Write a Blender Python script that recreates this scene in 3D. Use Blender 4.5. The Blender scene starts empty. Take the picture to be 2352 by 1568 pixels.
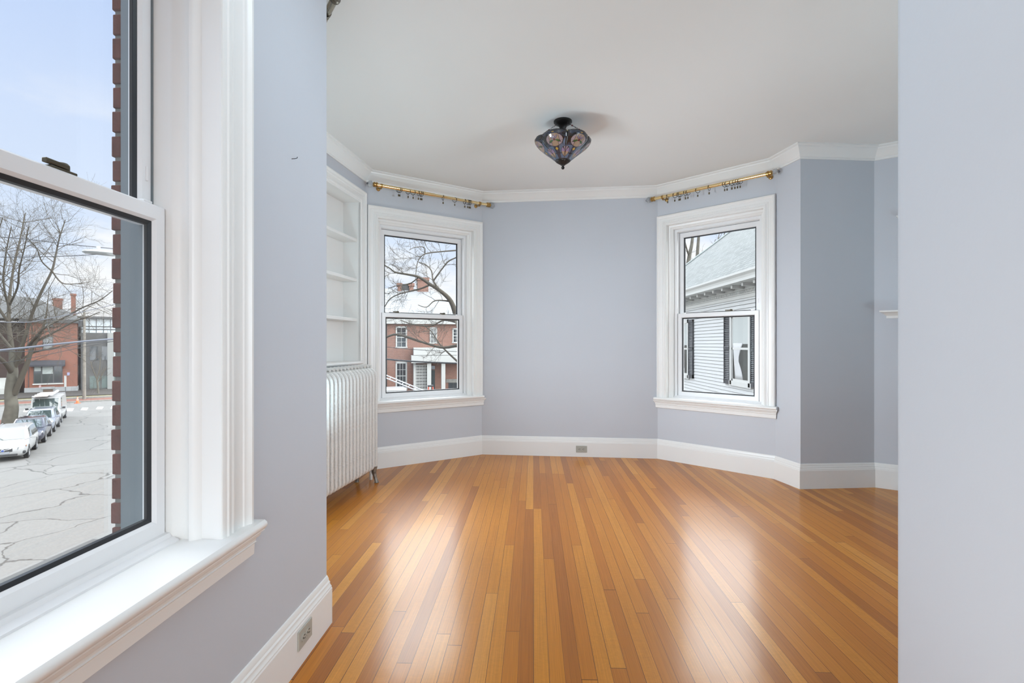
import bpy, bmesh, math, random
from mathutils import Vector, Matrix
C = bpy.context.scene.collection
SC = bpy.context.scene
PI = math.pi
# ------------------------------------------------------------------ camera
F = 1200.0; CX = 1176.0; YH = 790.0; H = 1.2
cam_d = bpy.data.cameras.new('camera'); cam = bpy.data.objects.new('camera', cam_d); C.objects.link(cam)
cam.location = (0, 0, H); cam.rotation_euler = (PI/2, 0, 0)
cam_d.sensor_width = 36; cam_d.lens = 36*F/2352; cam_d.shift_y = (YH-784)/2352
cam_d.clip_start = 0.02; cam_d.clip_end = 500
SC.camera = cam
SC.view_settings.view_transform = 'Standard'; SC.view_settings.look = 'None'
SC.view_settings.gamma = 1; SC.view_settings.use_curve_mapping = False
SC.view_settings.exposure = 0.0
SC.cycles.max_bounces = 8; SC.cycles.diffuse_bounces = 5; SC.cycles.transparent_max_bounces = 24
SC.cycles.sample_clamp_indirect = 6
# ------------------------------------------------------------------ sky: blue gap ahead, brightness added overhead and to both sides to light the rooms
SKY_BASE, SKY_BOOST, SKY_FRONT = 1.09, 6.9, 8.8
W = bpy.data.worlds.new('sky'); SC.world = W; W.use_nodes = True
nt = W.node_tree; nt.nodes.clear()
def wn(t, **k):
    n = nt.nodes.new(t)
    for a, b in k.items(): setattr(n, a, b)
    return n
def wmath(op, a, b=None):
    n = wn('ShaderNodeMath', operation=op)
    for i, v in enumerate((a, b)):
        if v is None: continue
        if isinstance(v, (int, float)): n.inputs[i].default_value = v
        else: nt.links.new(v, n.inputs[i])
    return n.outputs[0]
def wstep(v, a, b, to0=0.0, to1=1.0):
    n = wn('ShaderNodeMapRange', interpolation_type='SMOOTHSTEP')
    nt.links.new(v, n.inputs[0])
    for i, x in enumerate((a, b, to0, to1)): n.inputs[i+1].default_value = x
    return n.outputs[0]
tc = wn('ShaderNodeTexCoord'); sx = wn('ShaderNodeSeparateXYZ'); nt.links.new(tc.outputs['Generated'], sx.inputs[0])
elev = wmath('MULTIPLY', wmath('ARCSINE', sx.outputs[2]), 180/PI)
azim = wmath('MULTIPLY', wmath('ARCTAN2', sx.outputs[0], sx.outputs[1]), 180/PI)
ramp = wn('ShaderNodeValToRGB'); nt.links.new(wstep(elev, 0, 45), ramp.inputs[0])
ramp.color_ramp.elements[0].color = (0.75, 0.84, 1.0, 1); ramp.color_ramp.elements[1].color = (0.44, 0.60, 0.96, 1)
mp = wn('ShaderNodeMapping'); mp.inputs['Scale'].default_value = (2.2, 2.2, 5.5); mp.inputs['Location'].default_value = (3.1, 0.4, 0.35)
nt.links.new(tc.outputs['Generated'], mp.inputs[0])
nz = wn('ShaderNodeTexNoise'); nz.inputs['Scale'].default_value = 1.7; nz.inputs['Detail'].default_value = 7; nz.inputs['Roughness'].default_value = 0.55
nt.links.new(mp.outputs[0], nz.inputs['Vector'])
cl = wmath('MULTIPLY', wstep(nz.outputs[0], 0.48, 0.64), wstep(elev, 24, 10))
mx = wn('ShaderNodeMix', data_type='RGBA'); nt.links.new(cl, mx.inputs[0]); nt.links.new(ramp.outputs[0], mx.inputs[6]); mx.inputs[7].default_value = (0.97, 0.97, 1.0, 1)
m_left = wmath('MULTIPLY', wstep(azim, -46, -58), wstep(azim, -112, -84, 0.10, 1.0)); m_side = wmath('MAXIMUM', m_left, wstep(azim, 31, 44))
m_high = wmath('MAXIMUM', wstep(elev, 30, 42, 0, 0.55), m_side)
m_front = wmath('MULTIPLY', wmath('MULTIPLY', wstep(elev, 15, 21), wstep(azim, -21, -14)), wmath('MULTIPLY', wstep(elev, 50, 36), wstep(azim, 50, 36)))  # unseen bright patch added above the view for the floor highlights
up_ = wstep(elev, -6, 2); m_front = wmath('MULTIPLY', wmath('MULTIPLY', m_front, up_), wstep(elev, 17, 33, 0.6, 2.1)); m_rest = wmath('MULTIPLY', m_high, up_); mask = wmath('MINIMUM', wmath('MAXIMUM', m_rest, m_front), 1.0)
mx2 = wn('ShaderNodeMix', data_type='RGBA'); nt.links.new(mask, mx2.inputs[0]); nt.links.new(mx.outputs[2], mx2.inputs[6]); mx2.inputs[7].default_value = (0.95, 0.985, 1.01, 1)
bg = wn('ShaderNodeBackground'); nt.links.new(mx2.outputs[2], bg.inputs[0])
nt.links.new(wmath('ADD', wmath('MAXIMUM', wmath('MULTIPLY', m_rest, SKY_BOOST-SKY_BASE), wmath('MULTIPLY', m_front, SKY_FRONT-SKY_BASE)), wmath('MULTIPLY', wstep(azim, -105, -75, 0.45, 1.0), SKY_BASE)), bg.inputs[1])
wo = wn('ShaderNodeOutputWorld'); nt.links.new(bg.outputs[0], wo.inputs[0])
# added fill lights without fixtures: one overhead, one behind the camera
def area(name, loc, rot, sx_, sy_, power, col=(0.88, 0.985, 1.09)):
    l = bpy.data.lights.new(name, 'AREA'); l.shape = 'RECTANGLE'; l.size = sx_; l.size_y = sy_; l.energy = power; l.color = col
    o = bpy.data.objects.new(name, l); C.objects.link(o); o.location = loc; o.rotation_euler = rot
    return o
area('overhead_fill', (0.1, 1.7, 2.80), (0, 0, 0), 0.7, 0.7, 9, (0.78, 1.0, 1.16))
area('rear_fill', (-0.72, -2.7, 1.75), (math.radians(116), 0, math.radians(-10)), 0.4, 1.5, 23).data.spread = math.radians(125)
# more fill lights, added in the two hidden corners of the bay room
area('left_up_fill', (-1.25, 3.0, 0.55), (PI, 0, 0), 0.4, 0.4, 25, (0.68, 1.0, 1.16))
area('right_up_fill', (3.2, 1.7, 0.55), (PI, 0, 0), 0.5, 0.5, 17, (0.68, 1.0, 1.16))
area('side_fill', (3.5, 1.38, 1.5), (math.radians(90), 0, math.radians(62)), 0.6, 1.3, 15).data.spread = math.radians(72)
area('corner_fill', (-1.33, 3.06, 1.02), (math.radians(90), 0, math.radians(-66)), 0.35, 1.2, 23).data.spread = math.radians(95)
# ------------------------------------------------------------------ helpers: geometry
def at(x, y, Z):                       # the point at depth Z that the photograph shows at (x, y)
    return Vector(((x-CX)/F*Z, Z, H-(y-YH)/F*Z))
def fl(x, y, h=H):                     # the point of the floor (h below the camera) at (x, y)
    return Vector(((x-CX)*h/(y-YH), F*h/(y-YH)))
class MB:
    def __init__(s): s.v = []; s.f = []; s.m = []
    def add(s, vs, fs, mi=0):
        b = len(s.v); s.v += [tuple(v) for v in vs]
        for f in fs: s.f.append(tuple(b+i for i in f)); s.m.append(mi)
        return s
    def box(s, x0, x1, y0, y1, z0, z1, mi=0, M=None):
        vs = [Vector((x, y, z)) for z in (z0, z1) for y in (y0, y1) for x in (x0, x1)]
        if M: vs = [M @ v for v in vs]
        return s.add(vs, [(0, 2, 3, 1), (4, 5, 7, 6), (0, 1, 5, 4), (2, 6, 7, 3), (0, 4, 6, 2), (1, 3, 7, 5)], mi)
    def prism(s, poly, z0, z1, mi=0):   # poly: plan outline
        n = len(poly)
        vs = [(p[0], p[1], z0) for p in poly] + [(p[0], p[1], z1) for p in poly]
        return s.add(vs, [tuple(range(n))[::-1], tuple(range(n, 2*n))] + [(i, (i+1) % n, n+(i+1) % n, n+i) for i in range(n)], mi)
    def loft(s, rings, closed=True, caps=True, mi=0):
        n = len(rings[0]); vs = [p for r in rings for p in r]; fs = []
        for k in range(len(rings)-1):
            for i in range(n if closed else n-1):
                j = (i+1) % n; fs.append((k*n+i, k*n+j, (k+1)*n+j, (k+1)*n+i))
        if caps:
            fs.append(tuple(range(n))[::-1]); fs.append(tuple(range((len(rings)-1)*n, len(rings)*n)))
        return s.add(vs, fs, mi)
    def tube(s, path, r, seg=8, mi=0, caps=True, closed=False):
        path = [Vector(p) for p in path]; n = len(path)
        rr = r if isinstance(r, (list, tuple)) else [r]*n
        rings = []; up = None
        for i, p in enumerate(path):
            if closed: t = path[(i+1) % n]-path[i-1]
            else: t = path[min(i+1, n-1)]-path[max(i-1, 0)]
            t = t.normalized()
            if up is None: up = Vector((0, 0, 1)) if abs(t.z) < 0.9 else Vector((1, 0, 0))
            a = t.cross(up)
            if a.length < 1e-5: a = t.orthogonal()
            a.normalize(); b = a.cross(t).normalized(); up = b
            rings.append([p+(a*math.cos(2*PI*k/seg)+b*math.sin(2*PI*k/seg))*rr[i] for k in range(seg)])
        if closed:
            rings.append(rings[0]); return s.loft(rings, True, False, mi)
        return s.loft(rings, True, caps, mi)
    def lathe(s, prof, M=None, seg=24, mi=0):   # prof: (r, z)
        rings = []
        for r, z in prof:
            ring = [Vector((max(r, 1e-4)*math.cos(2*PI*k/seg), max(r, 1e-4)*math.sin(2*PI*k/seg), z)) for k in range(seg)]
            rings.append([M @ v for v in ring] if M else ring)
        return s.loft(rings, True, True, mi)
    def build(s, name, mats, parent=None, smooth=40, bev=0.0):
        me = bpy.data.meshes.new(name); me.from_pydata(s.v, [], s.f)
        for m in (mats if isinstance(mats, (list, tuple)) else [mats]): me.materials.append(m)
        if s.m and max(s.m): me.polygons.foreach_set('material_index', s.m)
        bm = bmesh.new(); bm.from_mesh(me); bmesh.ops.recalc_face_normals(bm, faces=bm.faces); bm.to_mesh(me); bm.free()
        if smooth:
            me.polygons.foreach_set('use_smooth', [True]*len(me.polygons)); me.set_sharp_from_angle(angle=math.radians(smooth))
        o = bpy.data.objects.new(name, me); C.objects.link(o)
        if parent: o.parent = parent
        if bev:
            b = o.modifiers.new('bevel', 'BEVEL'); b.width = bev; b.segments = 2; b.limit_method = 'ANGLE'; b.harden_normals = False
        return o
def tag(o, label=None, cat=None, group=None, kind=None):
    for k, v in (('label', label), ('category', cat), ('group', group), ('kind', kind)):
        if v: o[k] = v
    return o
def empty(name, loc=(0, 0, 0), rz=0.0, label=None, cat=None, group=None, kind=None):
    o = bpy.data.objects.new(name, None); C.objects.link(o); o.location = loc; o.rotation_euler = (0, 0, rz); o.empty_display_size = 0.1
    return tag(o, label, cat, group, kind)
def copy_tree(o, parent=None):
    c = o.copy(); C.objects.link(c); c.parent = parent
    for ch in list(o.children): copy_tree(ch, c)
    return c
def ccw(p):
    a = sum(p[i][0]*p[(i+1) % len(p)][1]-p[(i+1) % len(p)][0]*p[i][1] for i in range(len(p)))
    return p if a > 0 else p[::-1]
def arc(cx, cy, r, a0, a1, n): return [(cx+r*math.cos(a0+(a1-a0)*i/n), cy+r*math.sin(a0+(a1-a0)*i/n)) for i in range(n+1)]
# ------------------------------------------------------------------ helpers: materials
MATS = {}
def pmat(name, col, rough=0.5, metal=0.0, spec=0.5, coat=0.0, bump=None, vary=None, emit=None, ior=None):
    """Principled material; bump=(scale, strength) noise bump; vary=(scale, amount) noise mottling of the colour"""
    if name in MATS: return MATS[name]
    m = bpy.data.materials.new(name); m.use_nodes = True; t = m.node_tree; b = t.nodes['Principled BSDF']
    b.inputs['Base Color'].default_value = (*col, 1); b.inputs['Roughness'].default_value = rough; b.inputs['Metallic'].default_value = metal
    b.inputs['Specular IOR Level'].default_value = spec; b.inputs['Coat Weight'].default_value = coat
    tcn = t.nodes.new('ShaderNodeTexCoord')
    if vary:
        n = t.nodes.new('ShaderNodeTexNoise'); n.inputs['Scale'].default_value = vary[0]; n.inputs['Detail'].default_value = 5
        t.links.new(tcn.outputs['Object'], n.inputs['Vector'])
        r = t.nodes.new('ShaderNodeMapRange'); t.links.new(n.outputs[0], r.inputs[0]); r.inputs[1].default_value = 0.3; r.inputs[2].default_value = 0.7
        r.inputs[3].default_value = 1-vary[1]; r.inputs[4].default_value = 1+vary[1]
        x = t.nodes.new('ShaderNodeVectorMath'); x.operation = 'SCALE'; x.inputs[0].default_value = col
        t.links.new(r.outputs[0], x.inputs['Scale']); t.links.new(x.outputs[0], b.inputs['Base Color'])
    if bump:
        n = t.nodes.new('ShaderNodeTexNoise'); n.inputs['Scale'].default_value = bump[0]; n.inputs['Detail'].default_value = 4
        t.links.new(tcn.outputs['Object'], n.inputs['Vector'])
        bp = t.nodes.new('ShaderNodeBump'); bp.inputs['Strength'].default_value = bump[1]; bp.inputs['Distance'].default_value = 0.01
        t.links.new(n.outputs[0], bp.inputs['Height']); t.links.new(bp.outputs[0], b.inputs['Normal'])
    MATS[name] = m
    return m
def brickmat(name, c1, c2, mortar, w=0.21, h=0.068, ms=0.012, plane='xz'):
    if name in MATS: return MATS[name]
    m = bpy.data.materials.new(name); m.use_nodes = True; t = m.node_tree; b = t.nodes['Principled BSDF']
    tcn = t.nodes.new('ShaderNodeTexCoord'); s = t.nodes.new('ShaderNodeSeparateXYZ'); t.links.new(tcn.outputs['Object'], s.inputs[0])
    cb = t.nodes.new('ShaderNodeCombineXYZ'); ad = t.nodes.new('ShaderNodeMath'); ad.operation = 'ADD'
    t.links.new(s.outputs[0], ad.inputs[0]); t.links.new(s.outputs[1], ad.inputs[1])
    t.links.new(ad.outputs[0], cb.inputs[0]); t.links.new(s.outputs[2], cb.inputs[1])
    k = t.nodes.new('ShaderNodeTexBrick'); t.links.new(cb.outputs[0], k.inputs['Vector'])
    k.inputs['Color1'].default_value = (*c1, 1); k.inputs['Color2'].default_value = (*c2, 1); k.inputs['Mortar'].default_value = (*mortar, 1)
    k.inputs['Scale'].default_value = 1; k.inputs['Brick Width'].default_value = w; k.inputs['Row Height'].default_value = h; k.inputs['Mortar Size'].default_value = ms
    t.links.new(k.outputs[0], b.inputs['Base Color']); b.inputs['Roughness'].default_value = 0.9; b.inputs['Specular IOR Level'].default_value = 0.2
    MATS[name] = m; return m
def linemat(name, col, dark, pitch, duty=0.1, rough=0.6, axis=2):
    """boards: a thin darker joint every pitch metres along one axis"""
    if name in MATS: return MATS[name]
    m = bpy.data.materials.new(name); m.use_nodes = True; t = m.node_tree; b = t.nodes['Principled BSDF']
    tcn = t.nodes.new('ShaderNodeTexCoord'); s = t.nodes.new('ShaderNodeSeparateXYZ'); t.links.new(tcn.outputs['Object'], s.inputs[0])
    d = t.nodes.new('ShaderNodeMath'); d.operation = 'DIVIDE'; d.inputs[1].default_value = pitch; t.links.new(s.outputs[axis], d.inputs[0])
    fr = t.nodes.new('ShaderNodeMath'); fr.operation = 'FRACT'; t.links.new(d.outputs[0], fr.inputs[0])
    lt = t.nodes.new('ShaderNodeMath'); lt.operation = 'LESS_THAN'; lt.inputs[1].default_value = duty; t.links.new(fr.outputs[0], lt.inputs[0])
    x = t.nodes.new('ShaderNodeMix'); x.data_type = 'RGBA'; t.links.new(lt.outputs[0], x.inputs[0]); x.inputs[6].default_value = (*col, 1); x.inputs[7].default_value = (*dark, 1)
    t.links.new(x.outputs[2], b.inputs['Base Color']); b.inputs['Roughness'].default_value = rough
    MATS[name] = m; return m
def glassmat(name, tint=(1, 1, 1), ior=1.5, rough=0.0):
    m = bpy.data.materials.new(name); m.use_nodes = True; t = m.node_tree; t.nodes.clear()
    o = t.nodes.new('ShaderNodeOutputMaterial'); mi = t.nodes.new('ShaderNodeMixShader'); f = t.nodes.new('ShaderNodeFresnel')
    ge = t.nodes.new('ShaderNodeNewGeometry'); mr = t.nodes.new('ShaderNodeMapRange'); mr.inputs[3].default_value = ior; mr.inputs[4].default_value = 1/ior
    t.links.new(ge.outputs['Backfacing'], mr.inputs[0]); t.links.new(mr.outputs[0], f.inputs[0])   # same reflectance on both faces of the pane
    a = t.nodes.new('ShaderNodeBsdfTransparent'); a.inputs[0].default_value = (*tint, 1); g = t.nodes.new('ShaderNodeBsdfGlossy'); g.inputs['Roughness'].default_value = rough
    t.links.new(f.outputs[0], mi.inputs[0]); t.links.new(a.outputs[0], mi.inputs[1]); t.links.new(g.outputs[0], mi.inputs[2]); t.links.new(mi.outputs[0], o.inputs[0])
    return m
M_wall = pmat('lavender_wall_paint', (0.562, 0.585, 0.625), 0.55, spec=0.3, bump=(60, 0.03), vary=(1.3, 0.015))
M_ceil = pmat('ceiling_paint', (0.80, 0.795, 0.77), 0.8, spec=0.2, vary=(0.8, 0.01))
M_trim = pmat('white_gloss_trim', (0.82, 0.815, 0.79), 0.32, spec=0.5, bump=(25, 0.03))
M_vinyl = pmat('white_vinyl', (0.80, 0.80, 0.80), 0.3, spec=0.5)
M_gasket = pmat('black_rubber_gasket', (0.012, 0.013, 0.016), 0.45)
M_bronze = pmat('dark_bronze_hardware', (0.09, 0.075, 0.05), 0.4, metal=0.6)
M_brass = pmat('polished_brass', (0.88, 0.68, 0.36), 0.18, metal=1.0)
M_oldbrass = pmat('aged_brass', (0.45, 0.28, 0.10), 0.3, metal=1.0)
M_black = pmat('blackened_metal', (0.015, 0.014, 0.013), 0.4, metal=0.5)
M_clip = pmat('antique_clip_metal', (0.16, 0.13, 0.08), 0.4, metal=0.7)
M_glass = glassmat('window_glass', (0.985, 0.995, 0.99))
M_plate = pmat('grey_plastic_plate', (0.42, 0.41, 0.36), 0.4)
M_slot = pmat('dark_slot', (0.03, 0.03, 0.025), 0.6)
# floor: narrow varnished strips
def floor_material():
    m = bpy.data.materials.new('varnished_strip_floor'); m.use_nodes = True; t = m.node_tree; b = t.nodes['Principled BSDF']
    N = t.nodes.new; L = t.links.new
    def mth(op, a, c=None, d=None):
        n = N('ShaderNodeMath'); n.operation = op
        for i, v in enumerate((a, c, d)):
            if v is None: continue
            if isinstance(v, (int, float)): n.inputs[i].default_value = v
            else: L(v, n.inputs[i])
        return n.outputs[0]
    tcn = N('ShaderNodeTexCoord'); mpn = N('ShaderNodeMapping'); mpn.inputs['Rotation'].default_value = (0, 0, math.atan2(49, 1200)); L(tcn.outputs['Object'], mpn.inputs[0])
    s = N('ShaderNodeSeparateXYZ'); L(mpn.outputs[0], s.inputs[0])
    u = mth('DIVIDE', s.outputs[0], 0.0572); row = mth('FLOOR', u); fu = mth('FRACT', u)
    w1 = N('ShaderNodeTexWhiteNoise'); w1.noise_dimensions = '1D'; L(row, w1.inputs['W'])
    ln = mth('ADD', mth('MULTIPLY', w1.outputs[0], 1.6), 1.7)
    v = mth('ADD', mth('DIVIDE', s.outputs[1], ln), mth('MULTIPLY', w1.outputs[0], 37.0)); iv = mth('FLOOR', v); fv = mth('FRACT', v)
    cb = N('ShaderNodeCombineXYZ'); L(row, cb.inputs[0]); L(iv, cb.inputs[1])
    w2 = N('ShaderNodeTexWhiteNoise'); w2.noise_dimensions = '2D'; L(cb.outputs[0], w2.inputs['Vector'])
    cr = N('ShaderNodeValToRGB'); L(w2.outputs[0], cr.inputs[0]); e = cr.color_ramp.elements
    e[0].position = 0.0; e[0].color = (0.36, 0.115, 0.012, 1); e[1].position = 1.0; e[1].color = (0.62, 0.255, 0.036, 1)
    for p, c in ((0.25, (0.46, 0.155, 0.013, 1)), (0.55, (0.52, 0.185, 0.016, 1)), (0.82, (0.56, 0.213, 0.021, 1))):
        k = e.new(p); k.color = c
    # grain: noise stretched along the strip and shifted for each board
    sh = N('ShaderNodeVectorMath'); sh.operation = 'MULTIPLY_ADD'; L(w2.outputs[1], sh.inputs[0]); sh.inputs[1].default_value = (13, 17, 5); L(mpn.outputs[0], sh.inputs[2])
    st = N('ShaderNodeMapping'); st.inputs['Scale'].default_value = (430, 3.5, 1); L(sh.outputs[0], st.inputs[0])
    g = N('ShaderNodeTexNoise'); g.inputs['Scale'].default_value = 1; g.inputs['Detail'].default_value = 5; L(st.outputs[0], g.inputs['Vector'])
    # flecks across some boards
    st2 = N('ShaderNodeMapping'); st2.inputs['Scale'].default_value = (34, 70, 1); L(sh.outputs[0], st2.inputs[0])
    g2 = N('ShaderNodeTexNoise'); g2.inputs['Scale'].default_value = 1; g2.inputs['Detail'].default_value = 3; g2.inputs['Distortion'].default_value = 1.2; L(st2.outputs[0], g2.inputs['Vector'])
    flk = mth('MULTIPLY', mth('SUBTRACT', g2.outputs[0], 0.5), mth('MULTIPLY', mth('GREATER_THAN', w2.outputs[0], 0.62), 0.26))
    fac = mth('ADD', mth('ADD', mth('MULTIPLY', mth('SUBTRACT', g.outputs[0], 0.5), 0.75), 1.0), flk)
    sc = N('ShaderNodeVectorMath'); sc.operation = 'SCALE'; L(cr.outputs[0], sc.inputs[0]); L(fac, sc.inputs['Scale'])
    # joints
    wj = mth('ADD', mth('MULTIPLY', w2.outputs[0], 0.022), 0.014)
    j1 = mth('LESS_THAN', fu, wj); j2 = mth('LESS_THAN', fv, 0.0010)
    jn = mth('MAXIMUM', j1, j2)
    mixn = N('ShaderNodeMix'); mixn.data_type = 'RGBA'; L(mth('MULTIPLY', jn, 0.95), mixn.inputs[0]); L(sc.outputs[0], mixn.inputs[6]); mixn.inputs[7].default_value = (0.025, 0.010, 0.005, 1)
    L(mixn.outputs[2], b.inputs['Base Color'])
    b.inputs['Roughness'].default_value = 0.42; b.inputs['Specular IOR Level'].default_value = 0.1
    b.inputs['Coat Weight'].default_value = 0.42; b.inputs['Coat Roughness'].default_value = 0.20; b.inputs['Coat IOR'].default_value = 1.5
    # slight cupping and tilt of the single strips
    wv = N('ShaderNodeTexNoise'); wv.inputs['Scale'].default_value = 1; wv.inputs['Detail'].default_value = 2
    st3 = N('ShaderNodeMapping'); st3.inputs['Scale'].default_value = (9, 14, 1); L(sh.outputs[0], st3.inputs[0]); L(st3.outputs[0], wv.inputs['Vector'])
    hgt = mth('ADD', mth('MULTIPLY', wv.outputs[0], 0.6), mth('MULTIPLY', mth('MULTIPLY', mth('SUBTRACT', w2.outputs[0], 0.5), fu), 0.5))
    hgt = mth('SUBTRACT', hgt, mth('MULTIPLY', jn, 0.5))
    bp = N('ShaderNodeBump'); bp.inputs['Strength'].default_value = 0.22; bp.inputs['Distance'].default_value = 0.004; L(hgt, bp.inputs['Height'])
    L(bp.outputs[0], b.inputs['Normal']); L(bp.outputs[0], b.inputs['Coat Normal'])
    return m
M_floor = floor_material()
# ------------------------------------------------------------------ plan of the rooms (walls listed clockwise seen from above, room on the right of each)
base = [fl(841, 1080.7), fl(1107.5, 1043.2), fl(1509.6, 1053.1), fl(1777.3, 1099.6), fl(1837, 1123.2), fl(2010.5, 1119.2), fl(2065, 1126.5)]
def nrm(d): return Vector((d[1], -d[0]))            # into the room
def offs(pts, o):                                   # offset an open polyline to its left (out of the room) with mitres
    out = []
    for i, p in enumerate(pts):
        d0 = (pts[i]-pts[i-1]).normalized() if i > 0 else (pts[1]-pts[0]).normalized()
        d1 = (pts[i+1]-pts[i]).normalized() if i < len(pts)-1 else d0
        n = (-nrm(d0)-nrm(d1)).normalized(); out.append(p+n*(o/max(0.3, n.dot(-nrm(d0)))))
    return out
bw = offs(base, 0.022)
ND = Vector((49/1200, 1)).normalized(); N1 = Vector((-0.7976, 2.247)); N0 = N1-ND*5.45
BD = Vector((169/1200, 1)).normalized(); A0 = bw[0]
q = 0.0; K = None
for i in range(2000):                                # where the 45 degree wall meets the bookcase wall
    q = i*0.001; p = N1+Vector((-.565*q, .825*q)); tt = (A0.y-p.y)/BD.y
    if (A0-BD*tt).x >= p.x: K = p; break
ED = (bw[6]-bw[5]).normalized(); E_ = bw[5]; FE = E_+ED*((4.0-E_.x)/ED.x)
FG = Vector((0.7275, 1.0))
CR_ = 0.022
PLAN = [N0, N1, K, A0, bw[1], bw[2], bw[3], bw[4], bw[5], FE, Vector((4.0, 1.0)), FG, FG-ND*1.4, Vector((3.1, -0.4)), Vector((3.1, N0.y)),]
NAMES = ['near_left', 'left_chamfer', 'bookcase', 'left_bay', 'far', 'right_bay', 'bay_return', 'right_recess', 'fireplace', 'right_side', 'divider', 'near_right', 'closet', 'right_rear', 'rear']
CEIL = 2.845; TH = 0.27
nP = len(PLAN)
def mit(i, o):
    p = PLAN[i]; d0 = (PLAN[i]-PLAN[i-1]).normalized(); d1 = (PLAN[(i+1) % nP]-PLAN[i]).normalized()
    n = (-nrm(d0)-nrm(d1)).normalized(); return p+n*(o/max(0.35, n.dot(-nrm(d0))))
OUT = [mit(i, TH) for i in range(nP)]
def frame(i):
    p, q2 = PLAN[i], PLAN[(i+1) % nP]; d = (q2-p); return p, d.normalized(), d.length, math.atan2(d.y, d.x)
M_outer = pmat('outer_masonry', (0.16, 0.06, 0.045), 0.9)
# openings per wall: (s0, s1, z0, z1)
OPEN = {0: (3.9, 4.662, 0.62, 2.40), 1: (0.19, 1.0, 0.62, 2.42), 2: None, 3: None, 5: None, 13: (0.5, 2.3, 0.5, 2.5), 14: (0.6, 3.6, 0.5, 2.5)}
def wall(i, hole=None):
    p, d, L_, a = frame(i); o0, o1 = OUT[i], OUT[(i+1) % nP]
    root_inv = Matrix.Rotation(-a, 3, 'Z')
    def loc(v): w = root_inv @ Vector((v.x-p.x, v.y-p.y, 0)); return w.x, w.y
    a0, a1 = loc(o0), loc(o1); mb = MB(); zt = CEIL+0.12
    def xo(s):  # outer position that belongs to inner position s
        return s if 0 < s < L_ else (a0[0] if s <= 0 else a1[0])
    def seg(s0, s1, z0, z1):
        mb.prism(ccw([(s0, 0), (s1, 0), (xo(s1), TH), (xo(s0), TH)]), z0, z1)
    if hole:
        h0, h1, z0, z1 = hole
        seg(0, h0, -0.12, zt); seg(h1, L_, -0.12, zt); seg(h0, h1, -0.12, z0); seg(h0, h1, z1, zt)
    else: seg(CR_ if i == 11 else 0, L_-CR_ if i == 10 else L_, -0.12, zt)
    o = mb.build('wall_'+NAMES[i], M_wall, smooth=0); o.location = (p.x, p.y, 0); o.rotation_euler = (0, 0, a)
    return tag(o, kind='structure')
# windows: wall index -> (sL, sR outer casing, casing width, stop width, depth of the lower sash face, z of meeting rail top, z of casing top)
WIN = {0: dict(sR=None, cw=0.135), 3: dict(), 5: dict()}
s_near = (N1-N0).length-3.0                           # the near window was measured along the last 3 m of its wall
WIN[0] = dict(s0=s_near+1.06, s1=s_near+2.358, cw=0.146, stop=0.012, nf=0.13, zr=1.576, zt=2.56, zs=0.655)
WIN[3] = dict(s0=0.012, s1=frame(3)[2]-0.004, cw=0.105, stop=0.044, nf=0.085, zr=1.512, zt=2.525, zs=0.645)
WIN[5] = dict(s0=0.006, s1=1.172, cw=0.100, stop=0.044, nf=0.085, zr=1.516, zt=2.532, zs=0.645)
WIN[1] = dict(s0=0.28, s1=1.36, cw=0.10, stop=0.044, nf=0.085, zr=1.516, zt=2.525, zs=0.645)
holes = {13: OPEN[13], 14: OPEN[14]}
for i, w in WIN.items(): holes[i] = (w['s0']+w['cw']-.008, w['s1']-w['cw']+.008, w['zs']-0.06, w['zt']-w['cw']+.008)
BK = dict(t0=0.0, w0=0.03, cw=0.115)                  # the bookcase niche: measured back from the bay corner
LB = frame(2)[2]
holes[2] = (LB-1.44, LB-0.13, 1.02, 2.53)
for i in range(nP): wall(i, holes.get(i))
mb = MB(); mb.prism(ccw([tuple(p) for p in OUT]), CEIL, CEIL+0.2); tag(mb.build('ceiling', M_ceil, smooth=0), kind='structure')
mb = MB(); mb.prism(ccw([tuple(p) for p in OUT]), -0.2, 0); tag(mb.build('floor', M_floor, smooth=0), kind='structure')
mb = MB().tube([(FG.x+CR_*1.02, FG.y-CR_, 0), (FG.x+CR_*1.02, FG.y-CR_, CEIL)], CR_, 32); tag(mb.build('trim_9', M_wall, smooth=60), kind='structure')     # rounded plaster corner
# ------------------------------------------------------------------ baseboards, crown
BASE = [(0, 0), (.022, 0), (.022, .150), (.0195, .155), (.0195, .160), (.015, .166), (.0135, .172), (.0135, .178), (.009, .184), (.008, .194), (.004, .203), (0, .205)]
CROWN = [(0, -.105), (.011, -.105), (.014, -.099), (.014, -.088), (.022, -.082), (.030, -.070), (.043, -.050), (.060, -.034), (.070, -.026), (.072, -.018), (.080, -.014), (.090, -.010), (.090, 0), (0, 0)]
def run(i, prof, z0, name, mat, s0=None, s1=None):
    """a moulding along wall i, mitred into its neighbours"""
    p, d, L_, a = frame(i); inv = Matrix.Rotation(-a, 3, 'Z')
    def end(k):
        rows = []
        for n, z in prof:
            w = mit(k, -n)-p; w = inv @ Vector((w.x, w.y, 0)); rows.append(Vector((w.x, w.y, z+z0)))
        return rows
    r0 = end(i) if s0 is None else [Vector((s0, -n, z+z0)) for n, z in prof]
    r1 = end((i+1) % nP) if s1 is None else [Vector((s1, -n, z+z0)) for n, z in prof]
    o = MB().loft([r0, r1]).build(name, mat, smooth=25); o.location = (p.x, p.y, 0); o.rotation_euler = (0, 0, a)
    return tag(o, kind='structure')
for i in (0, 1, 2, 3, 4, 5, 6, 7, 8): run(i, BASE, 0, 'baseboard_'+NAMES[i], M_trim)
for k, i in enumerate((1, 2, 3, 4, 5, 6, 7, 8)): run(i, CROWN, CEIL, 'trim_%d' % (k+1), M_trim)
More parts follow.
